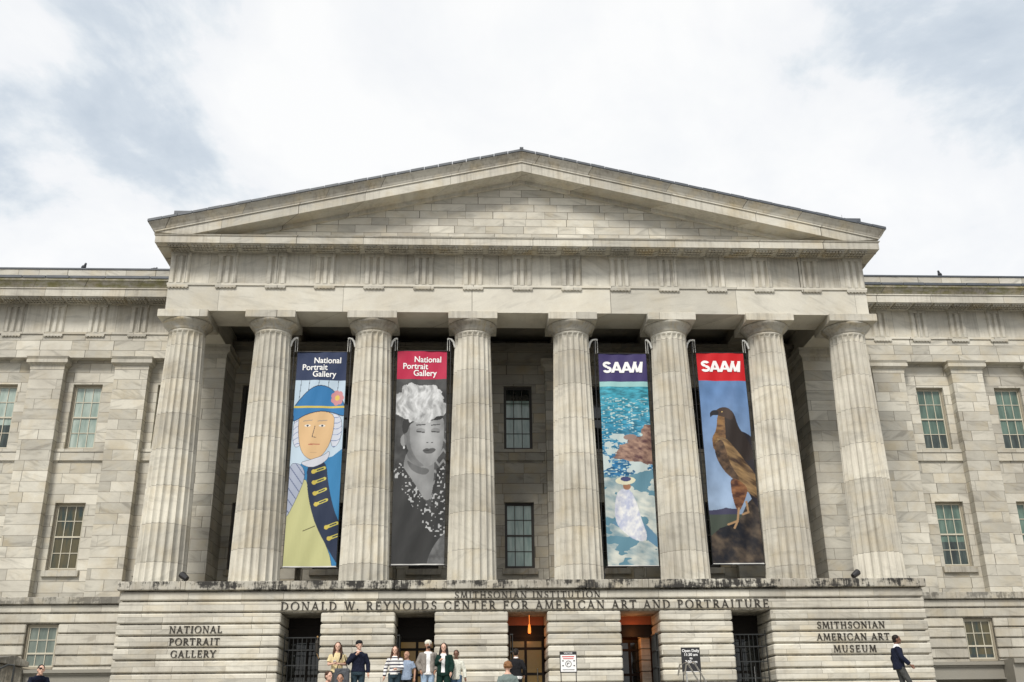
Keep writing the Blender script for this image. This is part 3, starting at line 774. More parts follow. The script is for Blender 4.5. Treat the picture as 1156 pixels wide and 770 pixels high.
# ------------------------------------------------------------ banners
BW, BH = 2.09, 9.14
NX, NY = 130, 520
gx, gy = np.meshgrid(np.linspace(0, BW, NX+1), np.linspace(0, BH, NY+1))      # gy runs down from the top
rng = np.random.default_rng(3)
def vnoise(x, y, seed=0):
    xi, yi = np.floor(x).astype(int), np.floor(y).astype(int); fx, fy = x-xi, y-yi
    def h(a, b): return np.modf(np.abs(np.sin(a*127.1+b*311.7+seed*74.7)*43758.5453))[0]
    sx, sy = fx*fx*(3-2*fx), fy*fy*(3-2*fy)
    return (h(xi, yi)*(1-sx)+h(xi+1, yi)*sx)*(1-sy)+(h(xi, yi+1)*(1-sx)+h(xi+1, yi+1)*sx)*sy
def fbm(x, y, seed=0, n=4):
    return np.clip((sum(vnoise(x*2**k, y*2**k, seed+k)*.5**k for k in range(n))/sum(.5**k for k in range(n))-.5)*1.9+.5, 0, 1)
def inpoly(pts):
    x, y = gx, gy; r = np.zeros_like(gx, bool); n = len(pts)
    for i in range(n):
        (x1, y1), (x2, y2) = pts[i], pts[(i+1) % n]
        if y1 == y2: continue
        c = ((y1 > y) != (y2 > y)) & (x < (x2-x1)*(y-y1)/(y2-y1)+x1)
        r ^= c
    return r
def smooth(pts, n=4):
    for _ in range(2):
        q = []
        for a, b in zip(pts, pts[1:]+pts[:1]):
            q += [(a[0]*.75+b[0]*.25, a[1]*.75+b[1]*.25), (a[0]*.25+b[0]*.75, a[1]*.25+b[1]*.75)]
        pts = q
    return inpoly(pts)
def ell(cx, cy, rx, ry, rot=0):
    c, s = math.cos(rot), math.sin(rot); dx, dy = gx-cx, gy-cy
    return ((dx*c+dy*s)/rx)**2+((-dx*s+dy*c)/ry)**2 < 1
def seg(x0, y0, x1, y1, w):
    dx, dy = x1-x0, y1-y0; t = np.clip(((gx-x0)*dx+(gy-y0)*dy)/(dx*dx+dy*dy), 0, 1)
    return (gx-x0-t*dx)**2+(gy-y0-t*dy)**2 < (w/2)**2
def edge(mk, k=1):
    m2 = mk.copy()
    for _ in range(k):
        m2 = m2 & np.roll(m2, 1, 0) & np.roll(m2, -1, 0) & np.roll(m2, 1, 1) & np.roll(m2, -1, 1)
    return mk & ~m2
def paint(A, mk, col): 
    A[mk] = col if not isinstance(col, np.ndarray) else col[mk]
def art_figure():           # a plain cartoon figure in a blue hat and a dark coat
    A = np.zeros((*gx.shape, 3)); A[:] = (.55, .68, .80)
    ink = (.02, .03, .06)
    for x in (.25, .6, 1.0, 1.4, 1.8): paint(A, seg(x, 1.2, x-.12, 3.2, .02), ink)
    hair = smooth([(1.5, 2.7), (1.95, 2.8), (2.08, 3.4), (1.95, 4.1), (1.6, 4.3)]) | smooth([(.05, 2.9), (.4, 2.8), (.45, 4.0), (.2, 4.3), (.0, 3.9)])
    paint(A, hair, (.66, .70, .80)); paint(A, edge(hair), ink)
    paint(A, hair & (np.modf(gy*4+gx*2.5+np.sin(gx*9)*.3)[0] < .12), (.20, .27, .48))
    face = smooth([(.25, 2.6), (1.7, 2.6), (1.72, 3.5), (1.5, 4.3), (1.1, 4.75), (.7, 4.75), (.35, 4.3), (.22, 3.4)])
    paint(A, face, (.74, .50, .27)); paint(A, edge(face), ink)
    for cx in (.62, 1.22): paint(A, ell(cx, 3.28, .13, .05), (.85, .82, .75)); paint(A, ell(cx, 3.28, .045, .045), ink); paint(A, seg(cx-.18, 3.08, cx+.18, 3.04, .035), (.35, .3, .25))
    paint(A, seg(.93, 3.3, .84, 3.75, .025), ink); paint(A, seg(.84, 3.77, 1.0, 3.8, .025), ink)
    paint(A, seg(.72, 4.1, 1.15, 4.08, .04), (.45, .12, .08)); paint(A, seg(.8, 4.45, 1.05, 4.45, .02), (.5, .33, .2))
    hat = smooth([(-.2, 3.0), (.05, 2.3), (.7, 1.55), (1.3, 1.45), (1.95, 2.0), (2.2, 2.6), (2.15, 2.95), (1.4, 2.62), (.6, 2.75), (.0, 3.15)])
    paint(A, hat, (.035, .20, .46)); paint(A, edge(hat, 2), ink)
    band = hat & (gy > 2.42) & (gy < 2.50); paint(A, band, (.70, .55, .10))
    for k in range(7): paint(A, ell(1.78+.17*math.cos(k*.9), 2.05+.22*math.sin(k*.9), .11, .13), (.62, .28, .30))
    paint(A, ell(1.78, 2.05, .10, .12), (.75, .55, .12))
    coat = inpoly([(0, 9.2), (0, 5.4), (.5, 4.9), (1.7, 4.6), (2.2, 4.2), (2.2, 9.2)])
    paint(A, coat, (.04, .22, .46))
    lap = smooth([(.7, 4.8), (1.45, 4.7), (1.6, 5.8), (1.9, 6.9), (2.2, 7.5), (2.3, 9.3), (1.7, 8.4), (1.1, 7.3), (.75, 6.0)])
    paint(A, lap, (.022, .035, .075)); paint(A, edge(lap), ink)
    vest = smooth([(-.3, 9.5), (-.3, 7.2), (.3, 6.0), (.72, 5.4), (.85, 6.4), (1.2, 7.5), (1.8, 8.5), (2.0, 9.5)])
    paint(A, vest, (.56, .56, .28)); paint(A, edge(vest), ink)
    paint(A, seg(.7, 7.7, 1.15, 7.5, .035), (.1, .09, .04))
    cr = smooth([(.35, 4.9), (.8, 4.75), (1.35, 4.55), (1.6, 4.3), (1.55, 4.75), (.9, 5.15)]); paint(A, cr, (.68, .70, .78)); paint(A, edge(cr), ink)
    sc = smooth([(-.1, 4.9), (.45, 4.9), (.7, 5.4), (.4, 6.3), (.0, 7.2), (-.2, 7.2)]); paint(A, sc, (.42, .47, .60)); paint(A, edge(sc), ink)
    paint(A, sc & (np.modf(gy*2.2-gx*3)[0] < .12), (.1, .13, .25))
    for (x, y) in ((.98, 5.25), (1.02, 5.7), (1.08, 6.15), (1.15, 6.6), (1.62, 7.55), (1.75, 8.0)):
        paint(A, seg(x, y, x+.42, y-.17, .13), (.60, .54, .12)); paint(A, seg(x+.15, y-.06, x+.38, y-.155, .05), (.03, .04, .08)); paint(A, ell(x, y, .09, .09), (.62, .50, .10))
    return A
def art_grey():             # a plain grey portrait in a pale furry hat
    g = np.full(gx.shape, .045)+.05*fbm(gx*3, gy*3, 5)
    zig = (np.modf(gy*2.2+np.abs(np.modf(gx*3)[0]-.5))[0] < .3) & (gx > 1.45) & (gy > 3.6); g = np.where(zig, .28, g)
    neck = smooth([(.55, 4.2), (1.6, 4.4), (1.65, 5.6), (1.5, 6.6), (1.1, 6.4), (.3, 5.4)]); g = np.where(neck, .22+.10*fbm(gx*2, gy*1.5, 2), g)
    face = smooth([(.35, 2.9), (1.95, 2.7), (2.05, 3.7), (1.9, 4.6), (1.5, 5.15), (.95, 5.0), (.42, 4.3)])
    g = np.where(face, .16+.30*np.exp(-((gx-1.25)**2/.35+(gy-3.7)**2/1.2))+.08*fbm(gx*3, gy*3, 9), g)
    ear = ell(.36, 4.0, .13, .26); g = np.where(ear, .30, g); g = np.where(ell(.38, 4.3, .04, .06), .7, g)
    for cx in (1.05, 1.66): g = np.where(seg(cx-.15, 3.60, cx+.15, 3.62, .05), .06, g); g = np.where(seg(cx-.17, 3.32, cx+.17, 3.28, .05), .10, g)
    g = np.where(smooth([(1.30, 3.62), (1.42, 3.6), (1.58, 4.02), (1.45, 4.08), (1.28, 4.05)]), g*.82+.10, g)
    for cx in (1.33, 1.53): g = np.where(ell(cx, 4.07, .045, .022), .05, g)
    g = np.where(smooth([(1.12, 4.40), (1.30, 4.30), (1.42, 4.34), (1.56, 4.29), (1.72, 4.38), (1.58, 4.52), (1.40, 4.56), (1.22, 4.52)]), .10, g); g = np.where(seg(1.18, 4.41, 1.66, 4.39, .022), .03, g)
    for cx in (1.05, 1.66): g = np.where(ell(cx, 3.56, .19, .12) & (gy < 3.6), g*.7, g)
    cheek = smooth([(.36, 3.0), (.62, 3.0), (.60, 4.2), (.9, 4.8), (1.3, 5.1), (.8, 5.1), (.4, 4.5)]); g = np.where(cheek, g*.68, g)
    g = np.where(smooth([(.30, 2.9), (1.95, 2.7), (1.98, 3.1), (1.2, 3.12), (.62, 3.2), (.5, 3.7), (.28, 3.7)]), .035, g)
    g = np.where(smooth([(.45, 4.75), (.9, 5.1), (1.5, 5.2), (1.3, 5.5), (.7, 5.3)]) & neck, g*.5, g)
    a = np.arctan2(gy-2.45, gx-1.0); rr = np.hypot((gx-1.0)/1.12, (gy-2.35)/.92); fr = .97+.20*(fbm(np.cos(a)*5+9, np.sin(a)*5+9, 4, 3)-.5)
    hat = (rr < fr) & (gy < 3.35+.25*(fbm(gx*9, gy*2, 6)-.5)); fur = .30+.42*fbm(gx*9+np.sin(gy*6)*.6, gy*5+np.sin(gx*5)*.7, 8, 4)+.10*(1-rr)
    g = np.where(hat, np.clip(fur, .16, .78), g)
    dress = inpoly([(0, 9.2), (0, 5.0), (.25, 4.95), (.9, 5.9), (1.5, 6.9), (1.75, 5.2), (2.2, 5.0), (2.2, 9.2)])
    fold = .028+.03*fbm(gx*1.2+gy*.7, gy*.5, 6); g = np.where(dress, fold, g)
    emb = dress & (((gx < .45+(gy-4.8)*.62) & (gx > -.25+(gy-5.1)*.62) & (gy < 8)) | ((gx > 1.5) & (gy < 7.2)))
    dots = (vnoise(gx*14, gy*14, 11) > .72); g = np.where(emb & dots, .50, g)
    arm = ell(1.95, 8.6, .35, .95, .5); g = np.where(arm, .10+.10*fbm(gx*5, gy*5, 3), g)
    return np.stack([g*.98, g, g*1.02], -1)
def art_sea():              # a plain seaside: blue water, brown rocks, a pale seated figure
    A = np.zeros((*gx.shape, 3)); t = np.clip((gy-1.3)/3.6, 0, 1)[..., None]
    base = (1-t)*np.array((.06, .36, .46))+t*np.array((.025, .16, .34)); n = fbm(gx*5, gy*16, 2, 4)[..., None]
    A[:] = base*(.55+.9*n)
    sp = (vnoise(gx*9, gy*30, 5) > .74) & (gy > 2.0); paint(A, sp, (.50, .66, .66))
    A[gy < 1.5] = (.35, .62, .62)
    n2 = fbm(gx*2.4, gy*3.2, 7, 5); foam = (n2+.14*(gy-4.2) > .62) & (gy > 3.6); paint(A, foam, (.55, .64, .64))
    lo = gy > 5.1+.35*fbm(gx*1.5, gy*0, 3); n3 = fbm(gx*2+gy*.6, gy*4-gx*1.3, 9, 5)[..., None]
    paint(A, lo, np.array((.22, .33, .38))*(1-n3)+np.array((.62, .64, .58))*n3*1.1)
    tl = lo & (fbm(gx*1.3+2, gy*2.6, 14, 4) > .60); paint(A, tl, (.12, .26, .34))
    n4 = fbm(gx*5, gy*8-gx*2, 21, 5)[..., None]; rk = (gx+.9*(fbm(gx*2, gy*3, 41)-.5) > 2.05-1.5*np.exp(-((gy-4.45)/.42)**2)-.5*np.exp(-((gy-3.8)/.5)**2)) & (gy > 3.2) & (gy < 5.1)
    paint(A, rk, np.array((.10, .045, .05))*(1-n4)+np.array((.42, .27, .20))*n4)
    rk = ell(1.2, 3.75, .28, .13); paint(A, rk, (.30, .20, .17))
    sh = smooth([(.1, 7.3), (.6, 7.6), (1.6, 8.0), (2.2, 8.5), (2.2, 8.0), (1.4, 7.2)]); paint(A, sh, (.13, .27, .40))
    dr = smooth([(.5, 6.05), (1.05, 5.9), (1.35, 6.6), (1.45, 7.2), (1.75, 8.05), (1.3, 8.2), (.6, 7.7), (.35, 7.1)])
    n5 = fbm(gx*7+gy*3, gy*5-gx*3, 31, 4)[..., None]; paint(A, dr, np.array((.46, .50, .66))*(1-n5)+np.array((.86, .86, .84))*n5)
    paint(A, ell(.95, 5.86, .16, .15), (.34, .17, .10))
    paint(A, ell(.9, 5.62, .42, .17, -.05), (.72, .70, .52)); paint(A, ell(.92, 5.55, .22, .10), (.06, .07, .18))
    return A
def art_bird():             # a plain brown bird of prey on a dark rock
    A = np.zeros((*gx.shape, 3)); t = np.clip((gy-1.3)/6, 0, 1)[..., None]; n = fbm(gx*1.3, gy*1.1, 4)[..., None]
    A[:] = ((1-t)*np.array((.16, .30, .58))+t*np.array((.38, .50, .68)))*(.8+.4*n)
    hill = (gy > 6.75+.12*np.abs(gx-.7)+.05*fbm(gx*4, gy*0, 3)); paint(A, hill & (gx < 1.2), (.06, .06, .12))
    paint(A, gy > 7.05, (.07, .09, .07)); 
    rock = inpoly([(0, 8.0), (.4, 7.65), (.9, 7.5), (1.3, 7.2), (1.6, 6.6), (2.2, 6.0), (2.2, 9.2), (0, 9.2)]); n6 = fbm(gx*2+gy, gy*2.4-gx*1.6, 12, 5)[..., None]**1.6*.9
    paint(A, rock, np.array((.008, .01, .018))*(1-n6)+np.array((.17, .125, .085))*n6)
    tail = smooth([(1.3, 3.2), (1.9, 3.3), (2.4, 3.8), (2.4, 7.0), (1.9, 6.6), (1.5, 5.3)]); paint(A, tail, (.025, .022, .03))
    neck = smooth([(.72, 2.35), (1.2, 2.2), (1.4, 2.8), (1.6, 3.6), (1.4, 4.5), (.45, 4.3), (.35, 3.6), (.62, 3.2)]); n7 = fbm(gx*4, gy*8, 17)[..., None]
    paint(A, neck, np.array((.10, .05, .03))*(1-n7)+np.array((.36, .20, .08))*n7)
    back = smooth([(1.0, 2.1), (1.4, 2.3), (1.55, 3.1), (2.0, 3.7), (2.2, 4.6), (1.5, 4.6), (.95, 3.9), (1.0, 3.0)]); paint(A, back, (.035, .025, .022))
    head = smooth([(.62, 2.3), (.85, 2.12), (1.2, 2.12), (1.4, 2.45), (1.3, 2.8), (.95, 2.55), (.7, 2.52)]); paint(A, head, (.07, .045, .035))
    beak = smooth([(.38, 2.36), (.6, 2.22), (.78, 2.3), (.75, 2.5), (.5, 2.48), (.4, 2.62)]); paint(A, beak, (.022, .022, .028)); paint(A, ell(.92, 2.33, .035, .03), (.7, .5, .2))
    wing = smooth([(.5, 3.6), (.9, 3.5), (1.3, 4.0), (1.9, 4.9), (2.3, 5.6), (2.3, 6.5), (1.6, 6.0), (.95, 5.3), (.5, 4.5)])
    n8 = fbm((gx*.55-gy*.8)*9, (gx+gy)*1.3, 23, 4)[..., None]; paint(A, wing, np.array((.055, .03, .02))*(1-n8)+np.array((.44, .28, .13))*n8)
    sh = smooth([(.42, 3.9), (.8, 3.55), (.95, 4.2), (1.1, 4.9), (1.5, 5.6), (1.0, 5.4), (.55, 4.7)]); n9 = fbm(gx*5, gy*5, 33)[..., None]; paint(A, sh, np.array((.03, .02, .016))*(1-n9)+np.array((.20, .12, .07))*n9)
    leg = smooth([(1.0, 5.3), (1.75, 5.8), (1.6, 6.3), (1.3, 6.9), (1.15, 6.9), (1.0, 6.2)]); paint(A, leg, np.array((.08, .03, .02))*(1-n7)+np.array((.36, .16, .07))*n7)
    for a in ((1.25, 6.8, 1.15, 7.35), (1.6, 6.5, 1.65, 6.95), (1.15, 7.35, .75, 7.5), (1.15, 7.35, 1.0, 7.65), (1.65, 6.95, 1.4, 7.05)): paint(A, seg(*a, .09), (.48, .30, .16))
    return A
def cloth_mat(name):
    m, t, b = newmat(name)
    a = t.nodes.new('ShaderNodeVertexColor'); a.layer_name = 'art'; t.links.new(a.outputs[0], b.inputs['Base Color'])
    b.inputs['Roughness'].default_value = .6; b.inputs['Specular IOR Level'].default_value = .25
    tcn = t.nodes.new('ShaderNodeTexCoord'); nn = noise(t, vmath(t, 'MULTIPLY', tcn.outputs['Object'], (3, 1, .5)).outputs[0], 1.5, 3)
    bp = t.nodes.new('ShaderNodeBump'); bp.inputs['Strength'].default_value = .3; bp.inputs['Distance'].default_value = .05; t.links.new(nn, bp.inputs['Height']); t.links.new(bp.outputs[0], b.inputs['Normal'])
    return m
CL = cloth_mat('printed_banner_cloth')
M['print'] = plain('white_print', (.80, .80, .80), .6, var=.02)
def text_obj(body, x, z, size, y, parent, align='LEFT', name='lettering', bold=0, mat=None, shear=0, sx=1, space=1):
    cu = bpy.data.curves.new('t', 'FONT'); cu.body = body; cu.size = size; cu.align_x = align; cu.extrude = .003; cu.offset = bold; cu.space_character = space
    o = bpy.data.objects.new('t', cu); COL.objects.link(o); bpy.context.view_layer.update()
    me = bpy.data.meshes.new_from_object(o.evaluated_get(bpy.context.evaluated_depsgraph_get())); bpy.data.objects.remove(o)
    for v in me.vertices: v.co = Vector((x+v.co.x*sx, y-v.co.z, z+v.co.y))
    me.materials.clear(); me.materials.append(mat or M['print'])
    o = bpy.data.objects.new(name, me); COL.objects.link(o); adopt(o, parent); return o
def banner(xc, ztop, art, head, label, texts, seed, x0, x1):
    r = empty('banner', (xc, 0, ztop-BH), label, 'banner', 'tall banners hung between the portico columns')
    global gy
    gk = gy
    if art is art_bird: gy = (gk-2.5)/.94+2.15
    A = art()*(.66 if art is art_bird else .80); gy = gk; A[gy < 1.28] = head; A[gy > BH-.05] = (.62, .62, .60)
    w = x1-x0; X = x0+gx/BW*w; Zv = ztop-gy
    edgef = np.clip(gy/1.5, .15, 1)
    wav = lambda xx, yy: .028*np.sin(xx*4.2+seed+yy*.35)*np.clip(yy/1.5, .1, 1)+.018*np.sin(yy*1.9+seed*2+xx*2.3)+.010*np.sin(xx*9+yy*2.6+seed)
    Yv = wav(gx, gy)
    verts = np.stack([X, Yv, Zv], -1).reshape(-1, 3)
    idx = np.arange((NX+1)*(NY+1)).reshape(NY+1, NX+1)
    faces = np.stack([idx[1:, :-1], idx[1:, 1:], idx[:-1, 1:], idx[:-1, :-1]], -1).reshape(-1, 4)
    me = bpy.data.meshes.new('banner_cloth'); me.from_pydata(verts.tolist(), [], faces.tolist())
    ca = me.color_attributes.new('art', 'FLOAT_COLOR', 'POINT')
    ca.data.foreach_set('color', np.concatenate([A.reshape(-1, 3), np.ones(((NX+1)*(NY+1), 1))], 1).astype(np.float32).ravel())
    me.materials.append(CL); me.polygons.foreach_set('use_smooth', [True]*len(me.polygons))
    o = bpy.data.objects.new('cloth', me); COL.objects.link(o); adopt(o, r)
    if texts == 'monogram':       # heavy sans letters, the M leaning into the A
        o_ = []; T = .13
        def arc(cx, cy, rx, ry, a0, a1, w=T, n=14):
            for i in range(n):
                a, b = R(a0+(a1-a0)*i/n), R(a0+(a1-a0)*(i+1)/n)
                o_.append([(cx+rx*math.cos(a), cy+ry*math.sin(a)), (cx+(rx-w)*math.cos(a), cy+(ry-w)*math.sin(a)), (cx+(rx-w)*math.cos(b), cy+(ry-w)*math.sin(b)), (cx+rx*math.cos(b), cy+ry*math.sin(b))])
        arc(.20, .375, .19, .145, 20, 270, .115); arc(.20, .145, .20, .155, -160, 90, .115)
        def dg(xa, xb, y0=0, y1=.5, w=.135): o_.append([(xa, y0), (xa+w, y0), (xb+w, y1), (xb, y1)])
        for q in (.36, .80): dg(q, q+.20); dg(q+.38, q+.20); o_.append([(q+.13, .10), (q+.40, .10), (q+.38, .19), (q+.16, .19)])
        dg(1.22, 1.38); dg(1.47, 1.36, .02, .5, .11); dg(1.47, 1.68, .02, .5, .10); dg(1.60, 1.66, 0, .5, .125)
        bt = bmesh.new()
        for i, p in enumerate(o_): poly_y(bt, [(x0+.16+u*.985, ztop-.87+v) for u, v in p], -.006-.0004*i, .0)
        t = finish('lettering', bt, M['print'], r)
        off = r.location
        for v in t.data.vertices: v.co.y += float(wav(v.co.x-x0, ztop-v.co.z))-.006
        texts = []
    for (tx_, ty_, tt, sz, bold, sxx, sp) in texts:
        t = text_obj(tt, x0+tx_, ztop-ty_, sz, 0, r, bold=bold, sx=sxx, space=sp)
        for v in t.data.vertices: v.co.y += float(wav(v.co.x-x0, ztop-v.co.z))-.012
    for z in (ztop+.02, ztop-BH-.01): bm = bmesh.new(); limb(bm, [(x0-.05, 0, z), (x1+.05, 0, z)], [.022, .022], 8); finish('rod', bm, M['black'], r)
    for s, xx in ((-1, x0), (1, x1)):
        cx = min(colx, key=lambda c: abs(c-(xx+s*1.0)))
        xr = cx-s*(.79)        # column face near the top
        xi = xx+s*.02
        bm = bmesh.new()
        pts = [(xr+s*.03, -.02, 10.18), (xr-s*.03, -.02, 10.42), (xr-s*.14, -.02, 10.56), (xi+s*.03, -.02, 10.60)]
        limb(bm, pts, [.05, .05, .045, .03], 8); limb(bm, [(xi+s*.02, -.02, 10.60), (xi+s*.02, -.02, 10.52)], [.035, .03], 8)
        finish('bracket', bm, M['white'], r)
        bm = bmesh.new(); limb(bm, [(xi, 0, 10.56), (xi, 0, ztop+.0)], [.012, .012], 6); limb(bm, [(xi+s*.09, 0, 10.56), (xi+s*.09, 0, ztop+.02)], [.010, .010], 6)
        finish('strap', bm, M['white'], r)
        bm = bmesh.new(); limb(bm, [(xi+s*.14, .05, 10.5), (xi+s*.14, .05, .02)], [.02, .02], 6); limb(bm, [(xi, .02, ztop), (xi, .02, ztop-BH-.05)], [.01, .01], 6)
        limb(bm, [(xi+s*.2, .05, .02), (xi+s*.10, .05, .5)], [.05, .02], 6); limb(bm, [(xi, 0, ztop-BH), (xi+s*.14, .04, ztop-BH-.12)], [.014, .014], 6)
        finish('cable', bm, M['black'], r)
    return r
NPGt = [(.72, .50, 'National', .37, .006, .92, 1), (.24, .81, 'Portrait', .37, .006, .92, 1), (.70, 1.12, 'Gallery', .37, .006, .92, 1)]
NPGt2 = NPGt
SA = 'monogram'
banner(-8.60, 9.93, art_figure, (.022, .035, .085), 'banner with a dark blue heading above a cartoon figure in a blue hat', NPGt, .3, -9.66, -7.55)
banner(-4.30, 10.0, art_grey, (.42, .018, .06), 'banner with a crimson heading above a grey portrait in a white fur hat', NPGt2, 1.7, -5.38, -3.26)
banner(4.36, 9.92, art_sea, (.045, .035, .12), 'banner with a violet blue heading above a painting of sea and rocks', SA, 2.9, 3.32, 5.40)
banner(8.66, 9.98, art_bird, (.50, .010, .015), 'banner with a bright red heading above a painting of a brown bird', SA, 4.1, 7.62, 9.70)

# spotlights on the ledge
def spot(x, y, s, label):
    r = empty('floodlight', (x, y, 0.0), label, 'floodlight')
    bm = bmesh.new(); box(bm, x-.1, x+.1, y-.08, y+.08, 0, .05); limb(bm, [(x, y, .05), (x, y, .22)], [.02, .02], 6); finish('bracket', bm, M['black'], r)
    bm = bmesh.new(); c = Vector((x, y, .32)); d = Vector((s*.8, .3, .55)).normalized()
    limb(bm, [c-d*.14, c+d*.10, c+d*.2], [.10, .13, .13], 10); finish('housing', bm, M['black'], r)
spot(13.15, -.6, 1, 'small black floodlight on the ledge beside the rightmost column')
spot(-13.25, -.75, -1, 'small black floodlight on the ledge beside the leftmost column')
# birds on the parapet
def bird(x, y, z, a, label, sc=1.0):
    bm = bmesh.new()
    ball(bm, (0, 0, .16), (.10, .17, .10), 12); ball(bm, (0, -.14, .29), (.055, .065, .06), 10)
    limb(bm, [(0, -.1, .2), (0, -.13, .29)], [.07, .05], 8); limb(bm, [(0, .1, .15), (0, .33, .10)], [.06, .03], 8, .4)
    limb(bm, [(0, -.19, .285), (0, -.25, .275)], [.018, .004], 6)
    for s in (-1, 1): limb(bm, [(s*.04, 0, .1), (s*.04, -.01, 0)], [.012, .01], 6)
    for v in bm.verts: v.co *= sc
    o = finish('pigeon', bm, M['pigeon'], None, True, (x, y, z)); o.rotation_euler.z = a
    tag(o, label, 'bird')
M['pigeon'] = plain('slate_grey_feathers', (.06, .065, .075), .7, vs=12, var=.4)
bird(-21.45, YW+.5, 16.30, .9, 'dark pigeon perched on the parapet of the left wing')
bird(22.0, YW+.5, 16.30, -.8, 'dark pigeon perched on the parapet of the right wing')
bird(-17.95, YW+.5, 16.30, 2.2, 'small dark pigeon perched on the left parapet beside the pediment', .6)

# ------------------------------------------------------------ things on the landing
def sign_board(x, y, z0, z1, w, name, label, dark):
    r = empty(name, (x, y, LZ), label, 'sign')
    bm = bmesh.new()
    for s in (-1, 1): limb(bm, [(x+s*(w/2-.03), y+.03, LZ), (x+s*(w/2-.03), y+.03, z1-.03)], [.014, .014], 8)
    box(bm, x-w/2, x+w/2, y+.0, y+.30, LZ, LZ+.03); finish('stand', bm, M['black'], r)
    bm = bmesh.new(); cbox(bm, x-w/2, x+w/2, y-.02, y+.015, z0, z1, .006); finish('board', bm, M['black'], r)
    return r
r = sign_board(.72, -9.0, -3.83, -3.21, .52, 'entry_rules_sign', 'white notice board with red lines and a black heading on a black stand', 0)
bm = bmesh.new(); box(bm, .72-.235, .72+.235, -9.028, -9.02, -3.80, -3.31); finish('notice', bm, M['print'], r)
M['redprint'] = plain('red_print', (.55, .03, .03), .6); M['inkprint'] = plain('black_print', (.03, .03, .03), .6)
text_obj('VISITOR', .72, -3.285, .075, -9.032, r, 'CENTER', 'heading')
bm = bmesh.new()
box(bm, .53, .90, -9.034, -9.03, -3.375, -3.35); box(bm, .56, .88, -9.034, -9.03, -3.43, -3.41); finish('red_lines', bm, M['redprint'], r)
bm = bmesh.new()
n = 28
for i in range(n):
    a, b = 2*math.pi*i/n, 2*math.pi*(i+1)/n
    vs = [bm.verts.new((.72+q*math.cos(t), -9.033, -3.575+q*math.sin(t))) for q, t in ((.095, a), (.095, b), (.078, b), (.078, a))]; bm.faces.new(vs)
box(bm, .68, .75, -9.036, -9.032, -3.56, -3.54); box(bm, .68, .70, -9.036, -9.032, -3.61, -3.56)
for xx in (.53, .87):
    for zz in (-3.50, -3.64): box(bm, xx, xx+.05, -9.034, -9.03, zz, zz+.03)
box(bm, .54, .90, -9.034, -9.03, -3.75, -3.735); finish('symbols', bm, M['inkprint'], r)
r = sign_board(4.48, -9.0, -3.84, -3.12, .58, 'opening_hours_sign', 'black opening hours board with white lettering on two posts', 1)
for t, z, s in (('Open Daily', -3.255, .115), ('11:30 am', -3.37, .115), ('to', -3.47, .10), ('7:00 pm', -3.58, .115)):
    text_obj(t, 4.48, z, s, -9.026, r, 'CENTER', 'lettering', .002)
bm = bmesh.new(); box(bm, 4.24, 4.72, -9.028, -9.022, -3.835, -3.82); finish('rule', bm, M['print'], r)
# handrails of the steps
def handrail(x, label, ytop=-12.2, ztop=None):
    r = empty('handrail', (x, -13.2, LZ), label, 'handrail', 'handrails on the entrance steps')
    zt = ztop or (LZ+1.03)
    bm = bmesh.new()
    for dx_ in (-.09, .09): limb(bm, [(x+dx_, ytop+.3, zt-.25), (x+dx_, ytop, zt), (x+dx_, -13.2, zt), (x+dx_, -18.3, zt-2.3), (x+dx_, -18.5, zt-2.6)], [.022]*5, 8)
    finish('rail', bm, M['steel'], r)
    for y in (-12.6, -15.5, -18.2):
        z0 = LZ if y > -13.2 else LZ+(y+13.2)*.444
        bm = bmesh.new()
        limb(bm, [(x, y, z0-.1), (x, y, z0+.8)], [.02, .02], 8); finish('post', bm, M['steel'], r)
handrail(3.56, 'twin steel handrail on the steps in front of the opening hours board')
# stair cheek pier with its iron rail at the left
r = empty('stair_pier', (-17.0, -10, GZ), 'weathered stone pier with a sloping cap at the left end of the steps', 'pier')
bm = bmesh.new(); cbox(bm, -18.2, -15.55, -10.8, -8.9, GZ+.1, -3.52, .03); finish('body', bm, M['wledge'], r)
bm = bmesh.new(); prism(bm, [(-10.95, -3.515), (-10.95, -3.40), (-9.8, -3.26), (-8.8, -3.38), (-8.8, -3.515)], -18.3, -15.42); finish('cap', bm, M['wledge'], r)
r = empty('iron_handrail', (-15.1, -11.4, LZ), 'black iron handrail curving down beside the stone pier', 'handrail')
bm = bmesh.new(); limb(bm, [(-14.93, -11.0, LZ), (-14.93, -11.0, -3.63)], [.028, .028], 8); finish('post', bm, M['iron'], r)
bm = bmesh.new(); limb(bm, [(-14.93, -11.0, -3.62), (-15.08, -11.05, -3.60), (-15.35, -11.3, -3.80), (-15.9, -11.8, -4.25), (-16.5, -12.3, -4.6)], [.028]*5, 8)
limb(bm, [(-15.22, -11.2, -3.75), (-15.22, -11.2, LZ)], [.018, .018], 8); finish('rail', bm, M['iron'], r)
# wall lantern beside the left doorway
r = empty('wall_lantern', (-7.65, YP-.2, -2.4), 'old brass lantern on a bracket at the right edge of the leftmost doorway', 'lantern')
#LANTERN
bm = bmesh.new(); lathe(bm, [(.02, -2.62), (.05, -2.58), (.07, -2.3), (.08, -2.25), (.03, -2.12), (.01, -2.05)], 8, -7.90, YP+.1); finish('lantern_case', bm, M['bronze'], r)
bm = bmesh.new(); limb(bm, [(-7.90, YP+.1, -2.62), (-7.82, YP+.12, -2.8), (-7.78, YP+.15, -2.7)], [.015]*3, 6); ball(bm, (-7.90, YP+.1, -2.03), (.035, .035, .04), 10); finish('bracket', bm, plain('aged_brass', (.45, .28, .12), .4, metal=.6), r)

